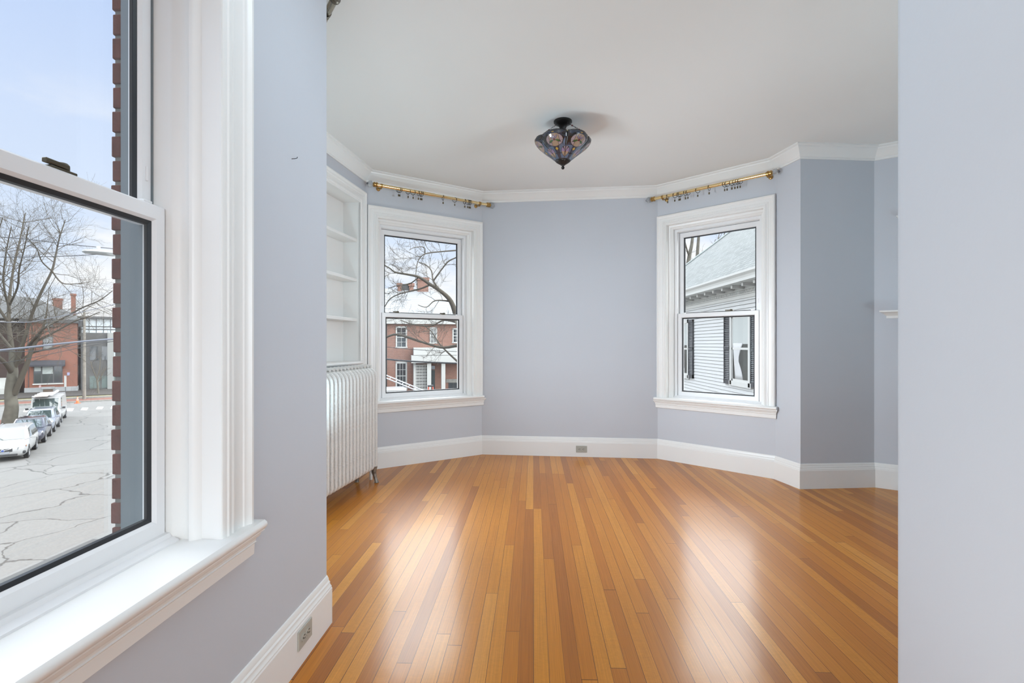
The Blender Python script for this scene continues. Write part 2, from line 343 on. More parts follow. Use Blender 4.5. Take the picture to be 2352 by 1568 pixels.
# ------------------------------------------------------------------ windows
def fsweep(mb, path, prof, closed=False, mi=0):
    """sweep a profile (inset o, into-room n) along a path in the wall plane, inside on the right of the path"""
    path = [Vector(p) for p in path]; n = len(path); rings = []
    for i, p in enumerate(path):
        if closed or 0 < i < n-1:
            d0 = (p-path[i-1]).normalized(); d1 = (path[(i+1) % n]-p).normalized()
        else:
            d0 = d1 = (path[1]-path[0]).normalized() if i == 0 else (path[-1]-path[-2]).normalized()
        m = (nrm(d0)+nrm(d1)).normalized(); m = m/max(0.2, m.dot(nrm(d0)))
        rings.append([Vector((p.x+m.x*o, -nn, p.y+m.y*o)) for o, nn in prof])
    if closed: rings.append(rings[0])
    return mb.loft(rings, True, not closed, mi)
def rect(s0, s1, z0, z1): return [(s0, z0), (s0, z1), (s1, z1), (s1, z0)]
M_brickred = pmat('red_brick', (0.11, 0.036, 0.027), 0.9, spec=0.15, bump=(40, 0.5), vary=(18, 0.25))
M_track = pmat('dark_outer_track', (.16, .19, .205), .3)
M_mortar = pmat('grey_mortar', (0.20, 0.19, 0.175), 0.95, spec=0.1)
def window(i, num, lock=()):
    w = WIN[i]; p, d, L_, a = frame(i)
    root = empty('window_%d' % num, (p.x, p.y, 0), a, kind='structure')
    s0, s1, cw, stop, nf, zr, zt, zs = (w[k] for k in ('s0', 's1', 'cw', 'stop', 'nf', 'zr', 'zt', 'zs'))
    k = cw/0.105
    prof = [(0, 0), (0, .030), (.004, .034), (.012, .035), (.018, .030), (.024, .026), (.030, .0255), (.033, .022), (.040, .0215), (.060, .0215), (.064, .0245), (.070, .0245), (.073, .0215), (.078, .0215), (.081, .026), (.088, .027), (.092, .023), (.098, .0245), (.105, .021), (.105, 0)]
    prof = [(o*k, n) for o, n in prof]
    fsweep(MB(), [(s0, zs), (s0, zt), (s1, zt), (s1, zs)], prof).build('casing', M_trim, root, smooth=30)
    # stool with horns, and the apron moulding under it
    st = [(-.20, -.03), (.045, -.03), (.055, -.027), (.061, -.02), (.063, -.013), (.061, -.006), (.054, 0), (-.20, 0)]
    hs0 = max(s0-.022, 0.002) if i in (3,) else s0-.022; hs1 = min(s1+.022, L_-.002) if i == 3 else s1+.022
    mb = MB()
    i0, i1 = s0+cw, s1-cw
    mb.loft([[Vector((x, -max(n, 0.001) if out else -n, zs+z)) for n, z in st] for x, out in ((hs0, 1), (i0, 1), (i0, 0), (i1, 0), (i1, 1), (hs1, 1))])
    mb.build('stool', M_trim, root, smooth=35)
    ap = [(0, -.030), (.046, -.030), (.046, -.037), (.038, -.043), (.036, -.050), (.033, -.054), (.027, -.056), (.025, -.066), (.028, -.069), (.023, -.074), (.0215, -.106), (.015, -.110), (0, -.112)]
    mb = MB(); e0, e1 = max(s0-.004, .003), min(s1+.004, L_-.003)
    mb.loft([[Vector((x0+sg*n*.7, -n, zs+z)) for n, z in ap] for x0, sg in ((e0, -1), (e1, 1))]); mb.build('apron', M_trim, root, smooth=30)
    # jamb lining with its stop bead
    if stop > .03: pj = [(-.001, .017), (.004, .017), (.004, -.022), (.010, -.028), (.018, -.031), (.024, -.034), (.026, -.040), (stop-.006, -.047), (stop, -.053), (stop, -nf-.004), (stop+.004, -nf-.125), (-.001, -nf-.125)]
    else: pj = [(-.001, .019), (.001, .019), (-.003, -.005), (-.005, -.022), (-.003, -.036), (.006, -.046), (.012, -.052), (.0145, -.058), (.0145, -.066), (.006, -.071), (.001, -.078), (.0, -.088), (.004, -.100), (.012, -.112), (stop+.001, -nf+.010), (stop+.003, -nf-.125), (-.001, -nf-.125)]
    fsweep(MB(), [(i0, zs-.004), (i0, zt-cw), (i1, zt-cw), (i1, zs-.004)], pj).build('jamb', M_trim, root, smooth=30)
    # bottom stop of the sash on the stool
    MB().loft([[Vector((x, nf+.004, zs-.002)), Vector((x, nf+.004, zs+.024)), Vector((x, nf-.010, zs+.022)), Vector((x, nf-.016, zs+.012)), Vector((x, nf-.034, zs+.005)), Vector((x, nf-.036, zs-.002))] for x in (i0+stop-.001, i1-stop+.001)]).build('sill_stop', M_vinyl, root, smooth=20)
    # sashes
    q0, q1, qt = i0+stop, i1-stop, zt-cw-max(stop, .04)
    fw = 0.034 if stop > .03 else 0.004                # vinyl frame around the sashes
    if fw > .01: fsweep(MB(), [(q0, zs), (q0, qt), (q1, qt), (q1, zs)], [(0, -nf+.004), (fw-.008, -nf+.004), (fw-.004, -nf-.006), (fw-.004, -nf-.12), (0, -nf-.12)]).build('window_frame', M_vinyl, root, smooth=30)
    a0, a1 = q0+fw, q1-fw; ut = qt-fw
    lo = empty('lower_sash'); lo.parent = root
    SW, BR, TR = .042, .063, .045
    def sash(par, z0, z1, n0, n1, sw, bot, top, name):
        mb = MB(); y0, y1 = -n0, -n1                  # faces towards room / outside (y is outwards)
        g = (a0+sw, a1-sw, z0+bot, z1-top)
        b_ = .004
        def rr(o, n): return [Vector((x, -n, z)) for x, z in ((a0+o[0], z0+o[1]), (a0+o[0], z1-o[2]), (a1-o[0], z1-o[2]), (a1-o[0], z0+o[1]))]
        rings = [rr((0, 0, 0), n1), rr((0, 0, 0), n0-b_), rr((b_, b_, b_), n0), rr((sw-.007, bot-.007, top-.007), n0), rr((sw, bot, top), n0-.008), rr((sw, bot, top), n1), ]
        rings.append(rings[0]); mb.loft(rings, True, False); mb.build(name, M_vinyl, par, smooth=20)
        mb = MB(); m_ = (n0+n1)/2
        fsweep(mb, rect(g[0], g[1], g[2], g[3]), [(-.001, n0-.009), (.010, m_+.004), (.012, m_-.004), (-.001, m_-.006)], True); mb.build('gasket', M_gasket, par, smooth=0)
        MB().box(g[0]+.002, g[1]-.002, -m_-.003, -m_+.003, g[2]+.002, g[3]-.002).build('glass_pane', M_glass, par, smooth=0)
        return g
    sash(lo, zs+.003, zr, -nf, -nf-.034, SW, BR, TR, 'sash_frame')
    up = empty('upper_sash'); up.parent = root
    g = sash(up, zr-.046, ut, -nf-.040, -nf-.074, SW, .046, .05, 'sash_frame')
    # ledge and tilt latches on the meeting rail, vent stops on the upper stiles
    for x in (a0+.045, a1-.075):
        MB().box(x, x+.03, nf+.004, nf+.03, zr, zr+.007).build('tilt_latch', M_vinyl, root, smooth=0, bev=.002)
    for x in (a0+.016, a1-.024):
        MB().box(x, x+.008, nf+.036, nf+.041, zr+.07, zr+.11).build('vent_stop', M_vinyl, root, smooth=0, bev=.003)
    for x in lock:
        l = MB(); l.box(x-.033, x+.033, nf+.006, nf+.034, zr, zr+.007)
        l.lathe([(.014, 0), (.014, .012), (.010, .017)], Matrix.Translation((x+.008, nf+.02, zr+.006)), 14)
        l.box(x-.045, x+.012, nf+.004, nf+.016, zr+.008, zr+.018); tag(l.build('sash_lock', M_bronze, root, smooth=30, bev=.002), 'dark bronze sash lock')
    # dark outer track, and the brick (or white) opening outside
    tk = .037 if i == 0 else .078
    fsweep(MB(), [(i0, zs-.004), (i0, zt-cw), (i1, zt-cw), (i1, zs-.004)], [(-.001, -nf-tk), (stop+fw+.0035, -nf-tk), (stop+fw+.0035, -nf-.126), (-.001, -nf-.126)]).build('outer_track', M_track if i == 0 else M_vinyl, root, smooth=0)
    yb0, yb1 = nf+.1265, TH+.012
    rnd = random.Random(7+i); mb = MB()
    if i == 0:
        for x, sg in ((i0, 1), (i1, -1)):
            z = zs-.09
            while z < zt+.1:
                j = rnd.uniform(-.002, .002)
                xs = sorted((x-sg*.05, x+sg*(stop+.007+j))); mb.box(xs[0], xs[1], yb0, yb1+rnd.uniform(-.002, .003), z, z+.057); z += .068
        mb.build('brick_reveal', M_brickred, root, smooth=0, bev=.003)
        mb = MB()
        for x, sg in ((i0, 1), (i1, -1)):
            xs = sorted((x-sg*.05, x+sg*(stop-.0))); mb.box(xs[0], xs[1], yb0+.002, yb1-.004, zs-.1, zt+.1)
        mb.build('mortar_joints', M_mortar, root, smooth=0)
    else:
        fsweep(mb, [(i0, zs-.004), (i0, zt-cw), (i1, zt-cw), (i1, zs-.004)], [(-.001, -yb0), (stop+.004, -yb0), (stop-.02, -yb1), (-.001, -yb1)]); mb.build('outer_casing', M_vinyl, root, smooth=0)
    MB().box(i0-.02, i1+.02, nf+.10, TH+.10, zs-.09, zs-.012).build('outer_sill', M_mortar, root, smooth=0)
    # daylight portal: guides the sampling of the sky, gives no light of its own
    l = bpy.data.lights.new('window_portal', 'AREA'); l.shape = 'RECTANGLE'; l.size = i1-i0; l.size_y = zt-zs; l.cycles.is_portal = True
    po = bpy.data.objects.new('window_portal', l); C.objects.link(po)
    c = p+d*((i0+i1)/2)-nrm(d)*(TH+.02); po.location = (c.x, c.y, (zs+zt)/2); n = nrm(d); po.rotation_euler = Vector((-n.x, -n.y, 0)).to_track_quat('Z', 'Y').to_euler()
    return root
window(0, 1, lock=(s_near+1.89,))
window(1, 4)
window(3, 2, lock=(0.36, 0.88))
window(5, 3, lock=(0.72,))
for i in (13, 14):
    h0, h1, z0, z1 = OPEN[i]; p, d, L_, a = frame(i)
    l = bpy.data.lights.new('window_portal', 'AREA'); l.shape = 'RECTANGLE'; l.size = h1-h0; l.size_y = z1-z0; l.cycles.is_portal = True
    po = bpy.data.objects.new('window_portal', l); C.objects.link(po); n = nrm(d)
    c = p+d*((h0+h1)/2)-n*(TH+.02); po.location = (c.x, c.y, (z0+z1)/2); po.rotation_euler = Vector((-n.x, -n.y, 0)).to_track_quat('Z', 'Y').to_euler()
# the rest of this building, above and below the storey
mb = MB(); mb.prism(ccw([tuple(p) for p in OUT]), CEIL+.2, 9.5); tag(mb.build('upper_storey', M_outer, smooth=0), kind='structure')
mb = MB(); mb.prism(ccw([tuple(p) for p in OUT]), -5.1, -.2); tag(mb.build('lower_storey', M_outer, smooth=0), kind='structure')
# ------------------------------------------------------------------ interior things
def onwall(i, off, x, y):              # (s, z) on the plane off in front of wall i that the photograph shows at (x, y)
    p, d, L_, a = frame(i); n = nrm(d); P = p+n*off; k = (x-CX)/F
    s = (k*P.y-P.x)/(d.x-k*d.y); Z = P.y+d.y*s
    return s, H-(y-YH)*Z/F
def wroot(i, name, s, n, z, label, cat, group=None):   # Empty on a wall: x along the wall, y out of the room, z up
    p, d, L_, a = frame(i); c = p+d*s+nrm(d)*n
    return empty(name, (c.x, c.y, z), a, label, cat, group)
# built-in bookcase
p, d, LB, a = frame(2)
bk = wroot(2, 'built_in_bookcase', 0, 0, 0, 'white built-in bookcase with empty shelves in the wall above the radiator', 'bookcase')
b0, b1, bz0, bz1 = LB-1.42, LB-.15, 1.045, 2.508
profB = [(0, 0), (0, .030), (.004, .034), (.012, .035), (.018, .028), (.022, .0255), (.040, .0255), (.044, .022), (.075, .022), (.080, .026), (.092, .027), (.098, .020), (.112, .018), (.112, 0)]
cb0, cb1, cbz = b0-.112, b1+.112, bz1+.118
fsweep(MB(), [(cb0, .90), (cb0, cbz), (cb1, cbz), (cb1, .90)], profB).build('casing', M_trim, bk, smooth=30)
DP = .15
mb = MB(); mb.box(b0-.01, b1+.01, DP, DP+.02, bz0-.02, bz1+.02); mb.box(b0-.02, b0, -.017, DP, bz0-.02, bz1+.02); mb.box(b1, b1+.02, -.017, DP, bz0-.02, bz1+.02); mb.box(b0-.02, b1+.02, -.017, DP, bz1, bz1+.02)
mb.build('niche_lining', M_trim, bk, smooth=0)
sill = [(-DP, -.028), (.030, -.028), (.038, -.024), (.042, -.014), (.038, -.004), (.030, 0), (-DP, 0)]
MB().loft([[Vector((x, -n, bz0+z)) for n, z in sill] for x in (b0-.012, b1+.012)]).build('sill', M_trim, bk, smooth=35)
for z in (1.436, 1.802, 2.168):
    MB().box(b0+.001, b1-.001, .012, DP-.002, z-.026, z).build('shelf', M_trim, bk, smooth=0, bev=.003)
# radiator: 17 cast iron sections
M_rad = pmat('thick_white_radiator_paint', (0.72, 0.71, 0.68), 0.30, spec=0.5, bump=(70, 0.6), vary=(120, 0.05))
M_foot = pmat('worn_iron_foot', (0.22, 0.19, 0.16), 0.4, metal=0.5, bump=(60, 0.4), vary=(40, 0.5))
rz = math.atan2(BD.y, BD.x); RF = Vector((-1.1475, 4.5))-BD*.985; RF = RF+Vector((-BD.y, BD.x))*.02
rad = empty('radiator', (RF.x, RF.y, 0), rz, 'old white painted cast iron column radiator standing on feet below the bookcase', 'radiator')
NS, SP, RD, RT, RB = 17, .0612, .20, 1.003, .132
def rad_loop(inset=0.0):
    y0, y1, z0, z1, r, rb = .02+inset, RD-.02-inset, RB+inset, RT-.02-inset, .075-inset*.5, .03
    pts = [(y0, z1-r), (y0, (z0+z1)/2), (y0, z0+rb)] + arc(y0+rb, z0+rb, rb, PI, 1.5*PI, 4)[1:] + arc(y1-rb, z0+rb, rb, 1.5*PI, 2*PI, 4) + [(y1, (z0+z1)/2)] + arc(y1-r, z1-r, r, 0, PI/2, 6) + arc(y0+r, z1-r, r, PI/2, PI, 6)[:-1]
    return pts
mb = MB(); pts = rad_loop()
mb.tube([(0, y, z) for y, z in pts], .0180, 10, closed=True)
mb.tube([(0, RD/2, RB), (0, RD/2, RT-.02)], .017, 8)
mb.prism([(-.007, .03), (.007, .03), (.007, RD-.03), (-.007, RD-.03)], RB+.02, RT-.06)
mb.tube([(0, RD*.3, RT+.004), (0, RD*.62, RT+.012)], .012, 8)
for zc in (RB+.045, RT-.09): mb.tube([(-.029, RD/2, zc), (.029, RD/2, zc)], .03, 10)
sec = mb.build('section', M_rad, rad, smooth=60); sec.location = (SP/2, 0, 0)
for k in range(1, NS):
    c = sec.copy(); C.objects.link(c); c.parent = rad; c.location = (SP*(k+.5), 0, 0)
for x in (SP*.5, SP*(NS-.5)):
    for y in (.03, RD-.03):
        sg = -1 if y < .1 else 1
        mb = MB().tube([(x, y, RB+.01), (x, y-sg*.004, .09), (x, y+sg*.008, .045), (x, y+sg*.018, .012), (x, y+sg*.02, 0)], [.026, .021, .014, .016, .021], 10); mb.build('foot', M_foot, rad)
mb = MB()
for sg in (-1, 1):
    cy = RD/2+sg*.042
    mb.tube([(-.006, cy+.03*math.cos(t)*(1-t/9), .80+.055*math.sin(t)*(1-t/9)) for t in [j*.45 for j in range(16)]], .0065, 6)
    mb.tube([(-.006, cy, .74-.02*j) if j else (-.006, cy, .745) for j in range(24)], .006, 6)
mb.tube([(-.006, RD/2, .88), (-.006, RD/2, .25)], .012, 8); mb.prism([(-.006, .03), (.0, .03), (.0, RD-.03), (-.006, RD-.03)], RB+.03, RT-.06)
mb.build('scroll_ornament', M_rad, rad)
mb = MB().tube([(SP*NS+.0, RD/2, RB+.045), (SP*NS+.05, RD/2, RB+.045), (SP*NS+.06, RD/2, RB+.03), (SP*NS+.06, RD/2, 0)], .014, 10)
mb.tube([(SP*NS+.06, RD/2, RB+.03), (SP*NS+.06, RD/2, RB+.09)], .022, 10); mb.build('valve_pipe', M_rad, rad)
# outlets
def outlet(i, x, y, label, first=None):
    s, z = onwall(i, .022, x, y)
    r = wroot(i, 'wall_outlet', s, .022, z, label, 'outlet', 'outlets in the baseboards')
    MB().box(-.0585, .0585, -.006, 0, -.036, .036).build('plate', M_plate, r, smooth=0, bev=.003)
    for x0 in (-.020, .020):
        mb = MB(); pl = []
        for j in range(24):
            t = 2*PI*j/24; pl.append((x0+.0165*math.cos(t), max(-.0135, min(.0135, .0165*math.sin(t)))))
        mb.loft([[Vector((u, yy, v)) for u, v in pl] for yy in (-.004, -.0085)])
        so = mb.build('socket', M_plate, r, smooth=30)
        m2 = MB(); m2.box(x0-.001, x0+.009, -.0092, -.006, .0045, .0075); m2.box(x0-.001, x0+.009, -.0092, -.006, -.0075, -.0045); m2.box(x0-.0115, x0-.006, -.0092, -.006, -.003, .003)
        m2.build('slots', M_slot, so, smooth=0)
    MB().lathe([(.003, 0), (.003, .002), (.0015, .003)], Matrix.Translation((0, -.006, 0)) @ Matrix.Rotation(PI/2, 4, 'X'), 10).build('screw', M_plate, r)
outlet(4, 1335.5, 1031, 'grey double outlet in the baseboard of the far wall between the two bay windows')
outlet(0, 699, 1455, 'grey double outlet in the near left baseboard below the big window')
s, z = onwall(0, 0, 670, 365)
r = wroot(0, 'wall_hook', s, 0, z, 'tiny dark bent nail in the blue wall right of the big left window', 'nail')
MB().tube([(0, .01, 0), (0, -.012, .001), (.004, -.018, .004), (.008, -.018, .010)], .0012, 6).build('nail', M_black, r)
# curtain rods
M_crystal = pmat('clear_cut_glass_knob', (0.80, 0.84, 0.86), 0.05, spec=0.8); M_crystal.node_tree.nodes['Principled BSDF'].inputs['Transmission Weight'].default_value = 0.75
def rod(i, s0, s1, n, z, r, brackets, label, step=None):
    """a brass pole in front of wall i from s0 to s1"""
    root = wroot(i, 'curtain_rod', s0, n, z, label, 'curtain rod', 'brass curtain rods over the bay windows'); L_ = s1-s0
    if step: MB().tube([(0, 0, 0), (step, 0, 0), (step+.002, 0, 0), (L_, 0, 0)], [r, r, r*.86, r*.86], 16).build('pole', M_brass, root)
    else: MB().tube([(0, 0, 0), (L_, 0, 0)], r, 16).build('pole', M_brass, root)
    for x, sg in ((0, -1), (L_, 1)):
        Mx = Matrix.Translation((x, 0, 0)) @ Matrix.Rotation(sg*PI/2, 4, 'Y')
        MB().lathe([(r, -.02), (r*1.5, -.018), (r*1.5, -.008), (r*1.1, -.004), (r*1.1, .002), (r*1.45, .006), (r*1.45, .016), (r*.9, .02), (r*.8, .026), (r*.4, .03)], Mx, 16).build('collar', M_oldbrass, root)
        f = MB().lathe([(.008, .026), (.020, .030), (.029, .040), (.032, .050), (.029, .060), (.018, .069), (.008, .072), (.002, .073)], Mx, 10).build('finial', M_crystal, root, smooth=15)
        MB().lathe([(.010, .070), (.011, .078), (.006, .084)], Mx, 10).build('finial_button', pmat('smoky_glass', (.12, .12, .13), .15), f)
    for x in brackets:
        mb = MB().tube([(x, n-.002, -.012), (x, n*.55, -.016), (x, .004, -.026), (x, -.006, -.022)], [.006, .006, .007, .005], 8)
        mb.lathe([(.020, 0), (.020, .005), (.012, .010), (.007, .012)], Matrix.Translation((x, n, -.012)) @ Matrix.Rotation(PI/2, 4, 'X'), 14)
        mb.tube([(x-.010, 0, 0), (x+.010, 0, 0)], r*1.12, 14); mb.build('bracket', M_oldbrass, root)
    return root
nA, nC = .085, .085
sA0, zA0 = onwall(3, nA, 862, 421); sA1, zA1 = onwall(3, nA, 1122, 473)
sC0, zC0 = onwall(5, nC, 1500, 459.5); sC1, zC1 = onwall(5, nC, 1768, 395.5)
print('rods', sA0, zA0, sA1, zA1, sC0, zC0, sC1, zC1)
zA, zC = (zA0+zA1)/2, (zC0+zC1)/2
rod(3, sA0, sA1, nA, zA, .0165, (.06, sA1-sA0-.11), 'brass curtain rod with glass knobs above the left bay window', step=.62)
rod(5, sC0, sC1, nC, zC, .0165, (.11, sC1-sC0-.02), 'brass curtain rod with glass knobs above the right bay window', step=None)
sT, zT = onwall(1, .07, 771, -7)
M_keep, M_keep2 = M_brass, M_oldbrass; M_oldbrass = pmat('tarnished_dark_brass', (0.13, 0.115, 0.09), 0.35, metal=.8); M_brass = pmat('tarnished_grey_brass', (0.34, 0.31, 0.25), 0.22, metal=1.0)
rod(1, sT, sT+1.25, .07, zT, .017, (.14, 1.1), 'greyish curtain rod end peeking past the near wall edge at the ceiling', step=None)
M_brass, M_oldbrass = M_keep, M_keep2
print('toprod', sT, zT)
# rings: first one of each with its parts, then copies
def make_ring():
    r = empty('curtain_ring')
    MB().tube([(.0, .0245*math.sin(2*PI*k/20), -.0075+.0245*math.cos(2*PI*k/20)) for k in range(20)], .0023, 6, closed=True).build('loop', M_black, r)
    mb = MB().tube([(0, .0035*math.sin(2*PI*k/8), -.035+.0035*math.cos(2*PI*k/8)) for k in range(8)], .0010, 5, closed=True)
    mb.tube([(0, 0, -.038), (0, 0, -.052)], .0012, 5); mb.build('eyelet', M_clip, r)
    mb = MB(); mb.box(-.006, .006, -.004, -.0012, -.070, -.051); mb.box(-.006, .006, .0012, .004, -.070, -.051); mb.tube([(-.007, 0, -.055), (.007, 0, -.055)], .0035, 8); mb.build('clip', M_clip, r, bev=.001)
    return r
ring0 = make_ring()
ORD = ['leftmost', 'second', 'third', 'fourth', 'fifth', 'sixth', 'seventh', 'eighth', 'ninth', 'tenth', 'eleventh', 'twelfth', 'thirteenth', 'fourteenth', 'fifteenth']
used = False; rr = random.Random(5)
for i, nn, zz, xs, side in ((3, nA, zA, (915.5, 918.5, 937.6, 949, 961, 966, 969, 1017.8, 1044.5, 1067.6, 1074, 1077.5, 1080.3), 'left'), (5, nC, zC, (1533.4, 1550, 1559.5, 1562.5, 1574.5, 1580, 1602.6, 1628.8, 1664.5, 1670, 1681, 1688, 1694, 1700), 'right')):
    turn = {3: [38, 40, 42, 40, 3, 12, 18, -4, 42, 6, 30, 8, 4], 5: [-4, -28, -30, -34, -30, -32, -34, -4, -38, -36, -40, -38, -36, -40]}[i]
    p, d, L_, a = frame(i)
    for k, x in enumerate(xs):
        s, _ = onwall(i, nn, x, 420); c = p+d*s+nrm(d)*nn
        o = ring0 if not used else copy_tree(ring0); used = True
        o.location = (c.x, c.y, zz-.0025); view = math.atan2(-c.y, -c.x)
        o.rotation_euler = (0, 0, a+math.radians(turn[k]))
        last = 'rightmost' if k == len(xs)-1 else ORD[k] + ('' if k == 0 else ' from left')
        tag(o, '%s black clip ring hanging on the brass rod over the %s bay window' % (last, side), 'curtain ring', 'clip rings on the %s curtain rod' % side)
# ceiling light with a stained glass bowl
LP = Vector((.375, 3.85, CEIL))
lamp = empty('ceiling_light', LP, 0, 'dark stained glass bowl ceiling light hanging from the white ceiling', 'ceiling light')
MB().lathe([(.064, 0), (.068, -.004), (.068, -.013), (.060, -.022), (.044, -.030), (.030, -.042), (.021, -.058), (.017, -.080), (.015, -.14), (.013, -.26)], None, 32).build('canopy', M_black, lamp)
LC = {'lead': (.012, .012, .013), 'dark': (.022, .018, .019), 'slate': (.04, .044, .065), 'sky': (.09, .12, .175), 'pale': (.62, .62, .66), 'lilac': (.24, .165, .25), 'pink': (.31, .23, .235), 'beige': (.31, .215, .15), 'amber': (.42, .26, .05), 'green': (.07, .14, .045), 'red': (.16, .012, .02), 'teal': (.10, .22, .18)}
LM = [pmat('stained_glass_'+k if k != 'lead' else 'lead_came', v, .12 if k != 'lead' else .35, spec=.7) for k, v in LC.items()]; LI = {k: j for j, k in enumerate(LC)}
PR = [(2.545, .052), (2.582, .098), (2.613, .139), (2.640, .173), (2.660, .193), (2.680, .206), (2.696, .210), (2.706, .202)]
def prof_at(v):
    x = v*(len(PR)-1); k = min(int(x), len(PR)-2); t = x-k; return PR[k][0]+(PR[k+1][0]-PR[k][0])*t, PR[k][1]+(PR[k+1][1]-PR[k][1])*t
rnl = random.Random(3)
CELL = [(rnl.uniform(-1, 1), rnl.uniform(0, 1), rnl.choice(['dark', 'slate', 'dark', 'slate', 'sky'])) for k in range(26)]
def glass_at(aa, v):
    """which piece of glass: aa across a lobe (-1..1), v from the bottom (0) to the rim (1)"""
    if abs(aa) > .965 or v > .975 or v < .02: return 'lead'
    if abs(aa) > .88 and v > .3: return 'dark' if abs(aa) > .895 else 'lead'
    u = aa*(.35+.65*v); e = (u/.47)**2+((v-.50)/.225)**2
    if e < 1:
        if e > .90: return 'lead'
        du, dv = u, v-.47
        if math.hypot(du, dv) < .045: return 'red' if math.hypot(du, dv) < .037 else 'lead'
        ang = math.degrees(math.atan2(dv, du)); rad_ = math.hypot(du/.34, dv/.21)
        for c, col, lm in ((90, 'lilac', 24), (40, 'lilac', 20), (140, 'lilac', 20), (-14, 'green', 15), (194, 'green', 15)):
            dd = abs((ang-c+180) % 360-180); lim = lm*(1-max(0, rad_-.40)*1.5)
            if rad_ < 1.08 and dd < lim: return 'lead' if (lim-dd)*rad_ < 3.2 else col
        if dv < -.03: return 'lead' if abs(dv+.035) < .007 or abs(abs(u)-.17) < .010 else ('beige' if abs(u) < .17 else 'pink')
        return 'lead' if abs(abs(u)-.27) < .010 else ('beige' if abs(u) < .27 else 'pink')
    if v < .30:
        w_ = 1-abs(aa); e2 = (w_/.52)**2+((v-.17)/.115)**2   # the small flowers that sit on the ribs
        if e2 < 1:
            if e2 > .86: return 'lead'
            t = math.degrees(math.atan2(v-.15, w_)) % 45; q_ = math.hypot(w_/.4, (v-.15)/.1)
            if q_ < .22: return 'red'
            return 'lead' if abs(t-22) < 5 else (('lilac' if t < 22 else 'pink') if v > .15 else 'beige')
        if abs(aa)/.17+abs(v-.225)/.04 < 1: return 'amber'
        return 'lead' if abs(abs(aa)-.26) < .02 or abs(v-.12) < .008 else ('slate' if abs(aa) < .26 else 'sky')
    if abs(aa)/.12+abs(v-.80)/.035 < 1: return 'amber'
    ds = sorted((math.hypot((aa-c[0])*.5, (v-c[1])*.8), c[2]) for c in CELL)
    return 'lead' if ds[1][0]-ds[0][0] < .014 else ds[0][1]
GL = 104
NT, NV = 6*GL, 130; mb = MB(); vs = []; th0 = math.radians(-90+4)
for j in range(NV+1):
    z, r = prof_at(j/NV); m_ = .03+.10*(j/NV)**1.2
    for k in range(NT):
        t = 2*PI*k/NT; lob = abs(math.cos(3*t)) if 0 else abs(math.sin(3*t))
        f = 1-m_*(1-lob**.55); zz = z+(.006*lob-.006 if j/NV > .8 else 0)*((j/NV-.8)/.2 if j/NV > .8 else 0)
        vs.append((r*f*math.cos(t+th0), r*f*math.sin(t+th0), zz-CEIL))
fs, fm = [], []
for j in range(NV):
    GROW = [glass_at((k+.5)/GL*2-1, (j+.5)/NV) for k in range(GL)]
    for k in range(NT):
        k2 = (k+1) % NT; fs.append((j*NT+k, j*NT+k2, (j+1)*NT+k2, (j+1)*NT+k))
        fm.append(LI[GROW[k % GL]])
mb.v = vs; mb.f = fs; mb.m = fm
bowl = mb.build('glass_bowl', LM, lamp, smooth=50); sd = bowl.modifiers.new('thickness', 'SOLIDIFY'); sd.thickness = .004
mb = MB(); NB = 132
for k in range(NB):
    t = 2*PI*k/NB; lob = abs(math.sin(3*t)); r = .197*(1-.13*(1-lob**.55)); c = Vector((r*math.cos(t+th0), r*math.sin(t+th0), 2.704+.006*lob-CEIL))
    mb.lathe([(.0005, -.0042), (.0036, -.002), (.0036, .002), (.0005, .0042)], Matrix.Translation(c), 6)
mb.build('bead_rim', M_black, bowl)
mb = MB(); g_ = []
for z, r in ((2.556, .052), (2.550, .055), (2.540, .046), (2.522, .020), (2.514, .010), (2.508, .008)):
    g_.append([Vector((r*(1+.06*math.cos(24*2*PI*k/96))*math.cos(2*PI*k/96), r*(1+.06*math.cos(24*2*PI*k/96))*math.sin(2*PI*k/96), z-CEIL)) for k in range(96)])
mb.loft(g_); mb.build('bottom_cap', pmat('dark_ribbed_bronze', (.035, .030, .028), .3, metal=.7), lamp, smooth=60)
MB().lathe([(.006, 2.515-CEIL), (.006, 2.508-CEIL), (.012, 2.502-CEIL), (.013, 2.498-CEIL), (.008, 2.489-CEIL), (.001, 2.486-CEIL)], None, 14).build('finial', M_black, lamp)
for k in range(3):
    t = th0+PI/6+k*2*PI/3*1.0; a_ = Vector((.042*math.cos(t), .042*math.sin(t), -.026)); b_ = Vector((.190*math.cos(t), .190*math.sin(t), 2.712-CEIL)); dv = b_-a_
    mb = MB(); n_ = 13
    for j in range(n_):
        c = a_+dv*((j+.5)/n_); q_ = dv.to_track_quat('X', 'Z' if j % 2 else 'Y').to_matrix().to_4x4()
        mb.tube([(Matrix.Translation(c) @ q_) @ Vector((.0075*math.cos(2*PI*m/8), .0038*math.sin(2*PI*m/8), 0)) for m in range(8)], .0011, 5, closed=True)
    ch = mb.build('chain', M_black, lamp)
    for f in (.42, .93):
        MB().lathe([(.0005, -.006), (.0055, -.003), (.0055, .003), (.0005, .006)], Matrix.Translation(a_+dv*f), 8).build('red_bead', LM[LI['red']], ch)
for k in range(6):
    t = th0+k*PI/3; r = .180; Mx = Matrix.Translation((r*math.cos(t), r*math.sin(t), 2.692-CEIL)) @ Matrix.Rotation(t, 4, 'Z')
    MB().loft([[Mx @ Vector((x_, .009*math.cos(m*PI/2), .011*math.sin(m*PI/2))) for m in range(4)] for x_ in (-.002, .004)]).build('jewel', pmat('yellow_jewel', (.50, .42, .06), .15, spec=.7), bowl, smooth=0)
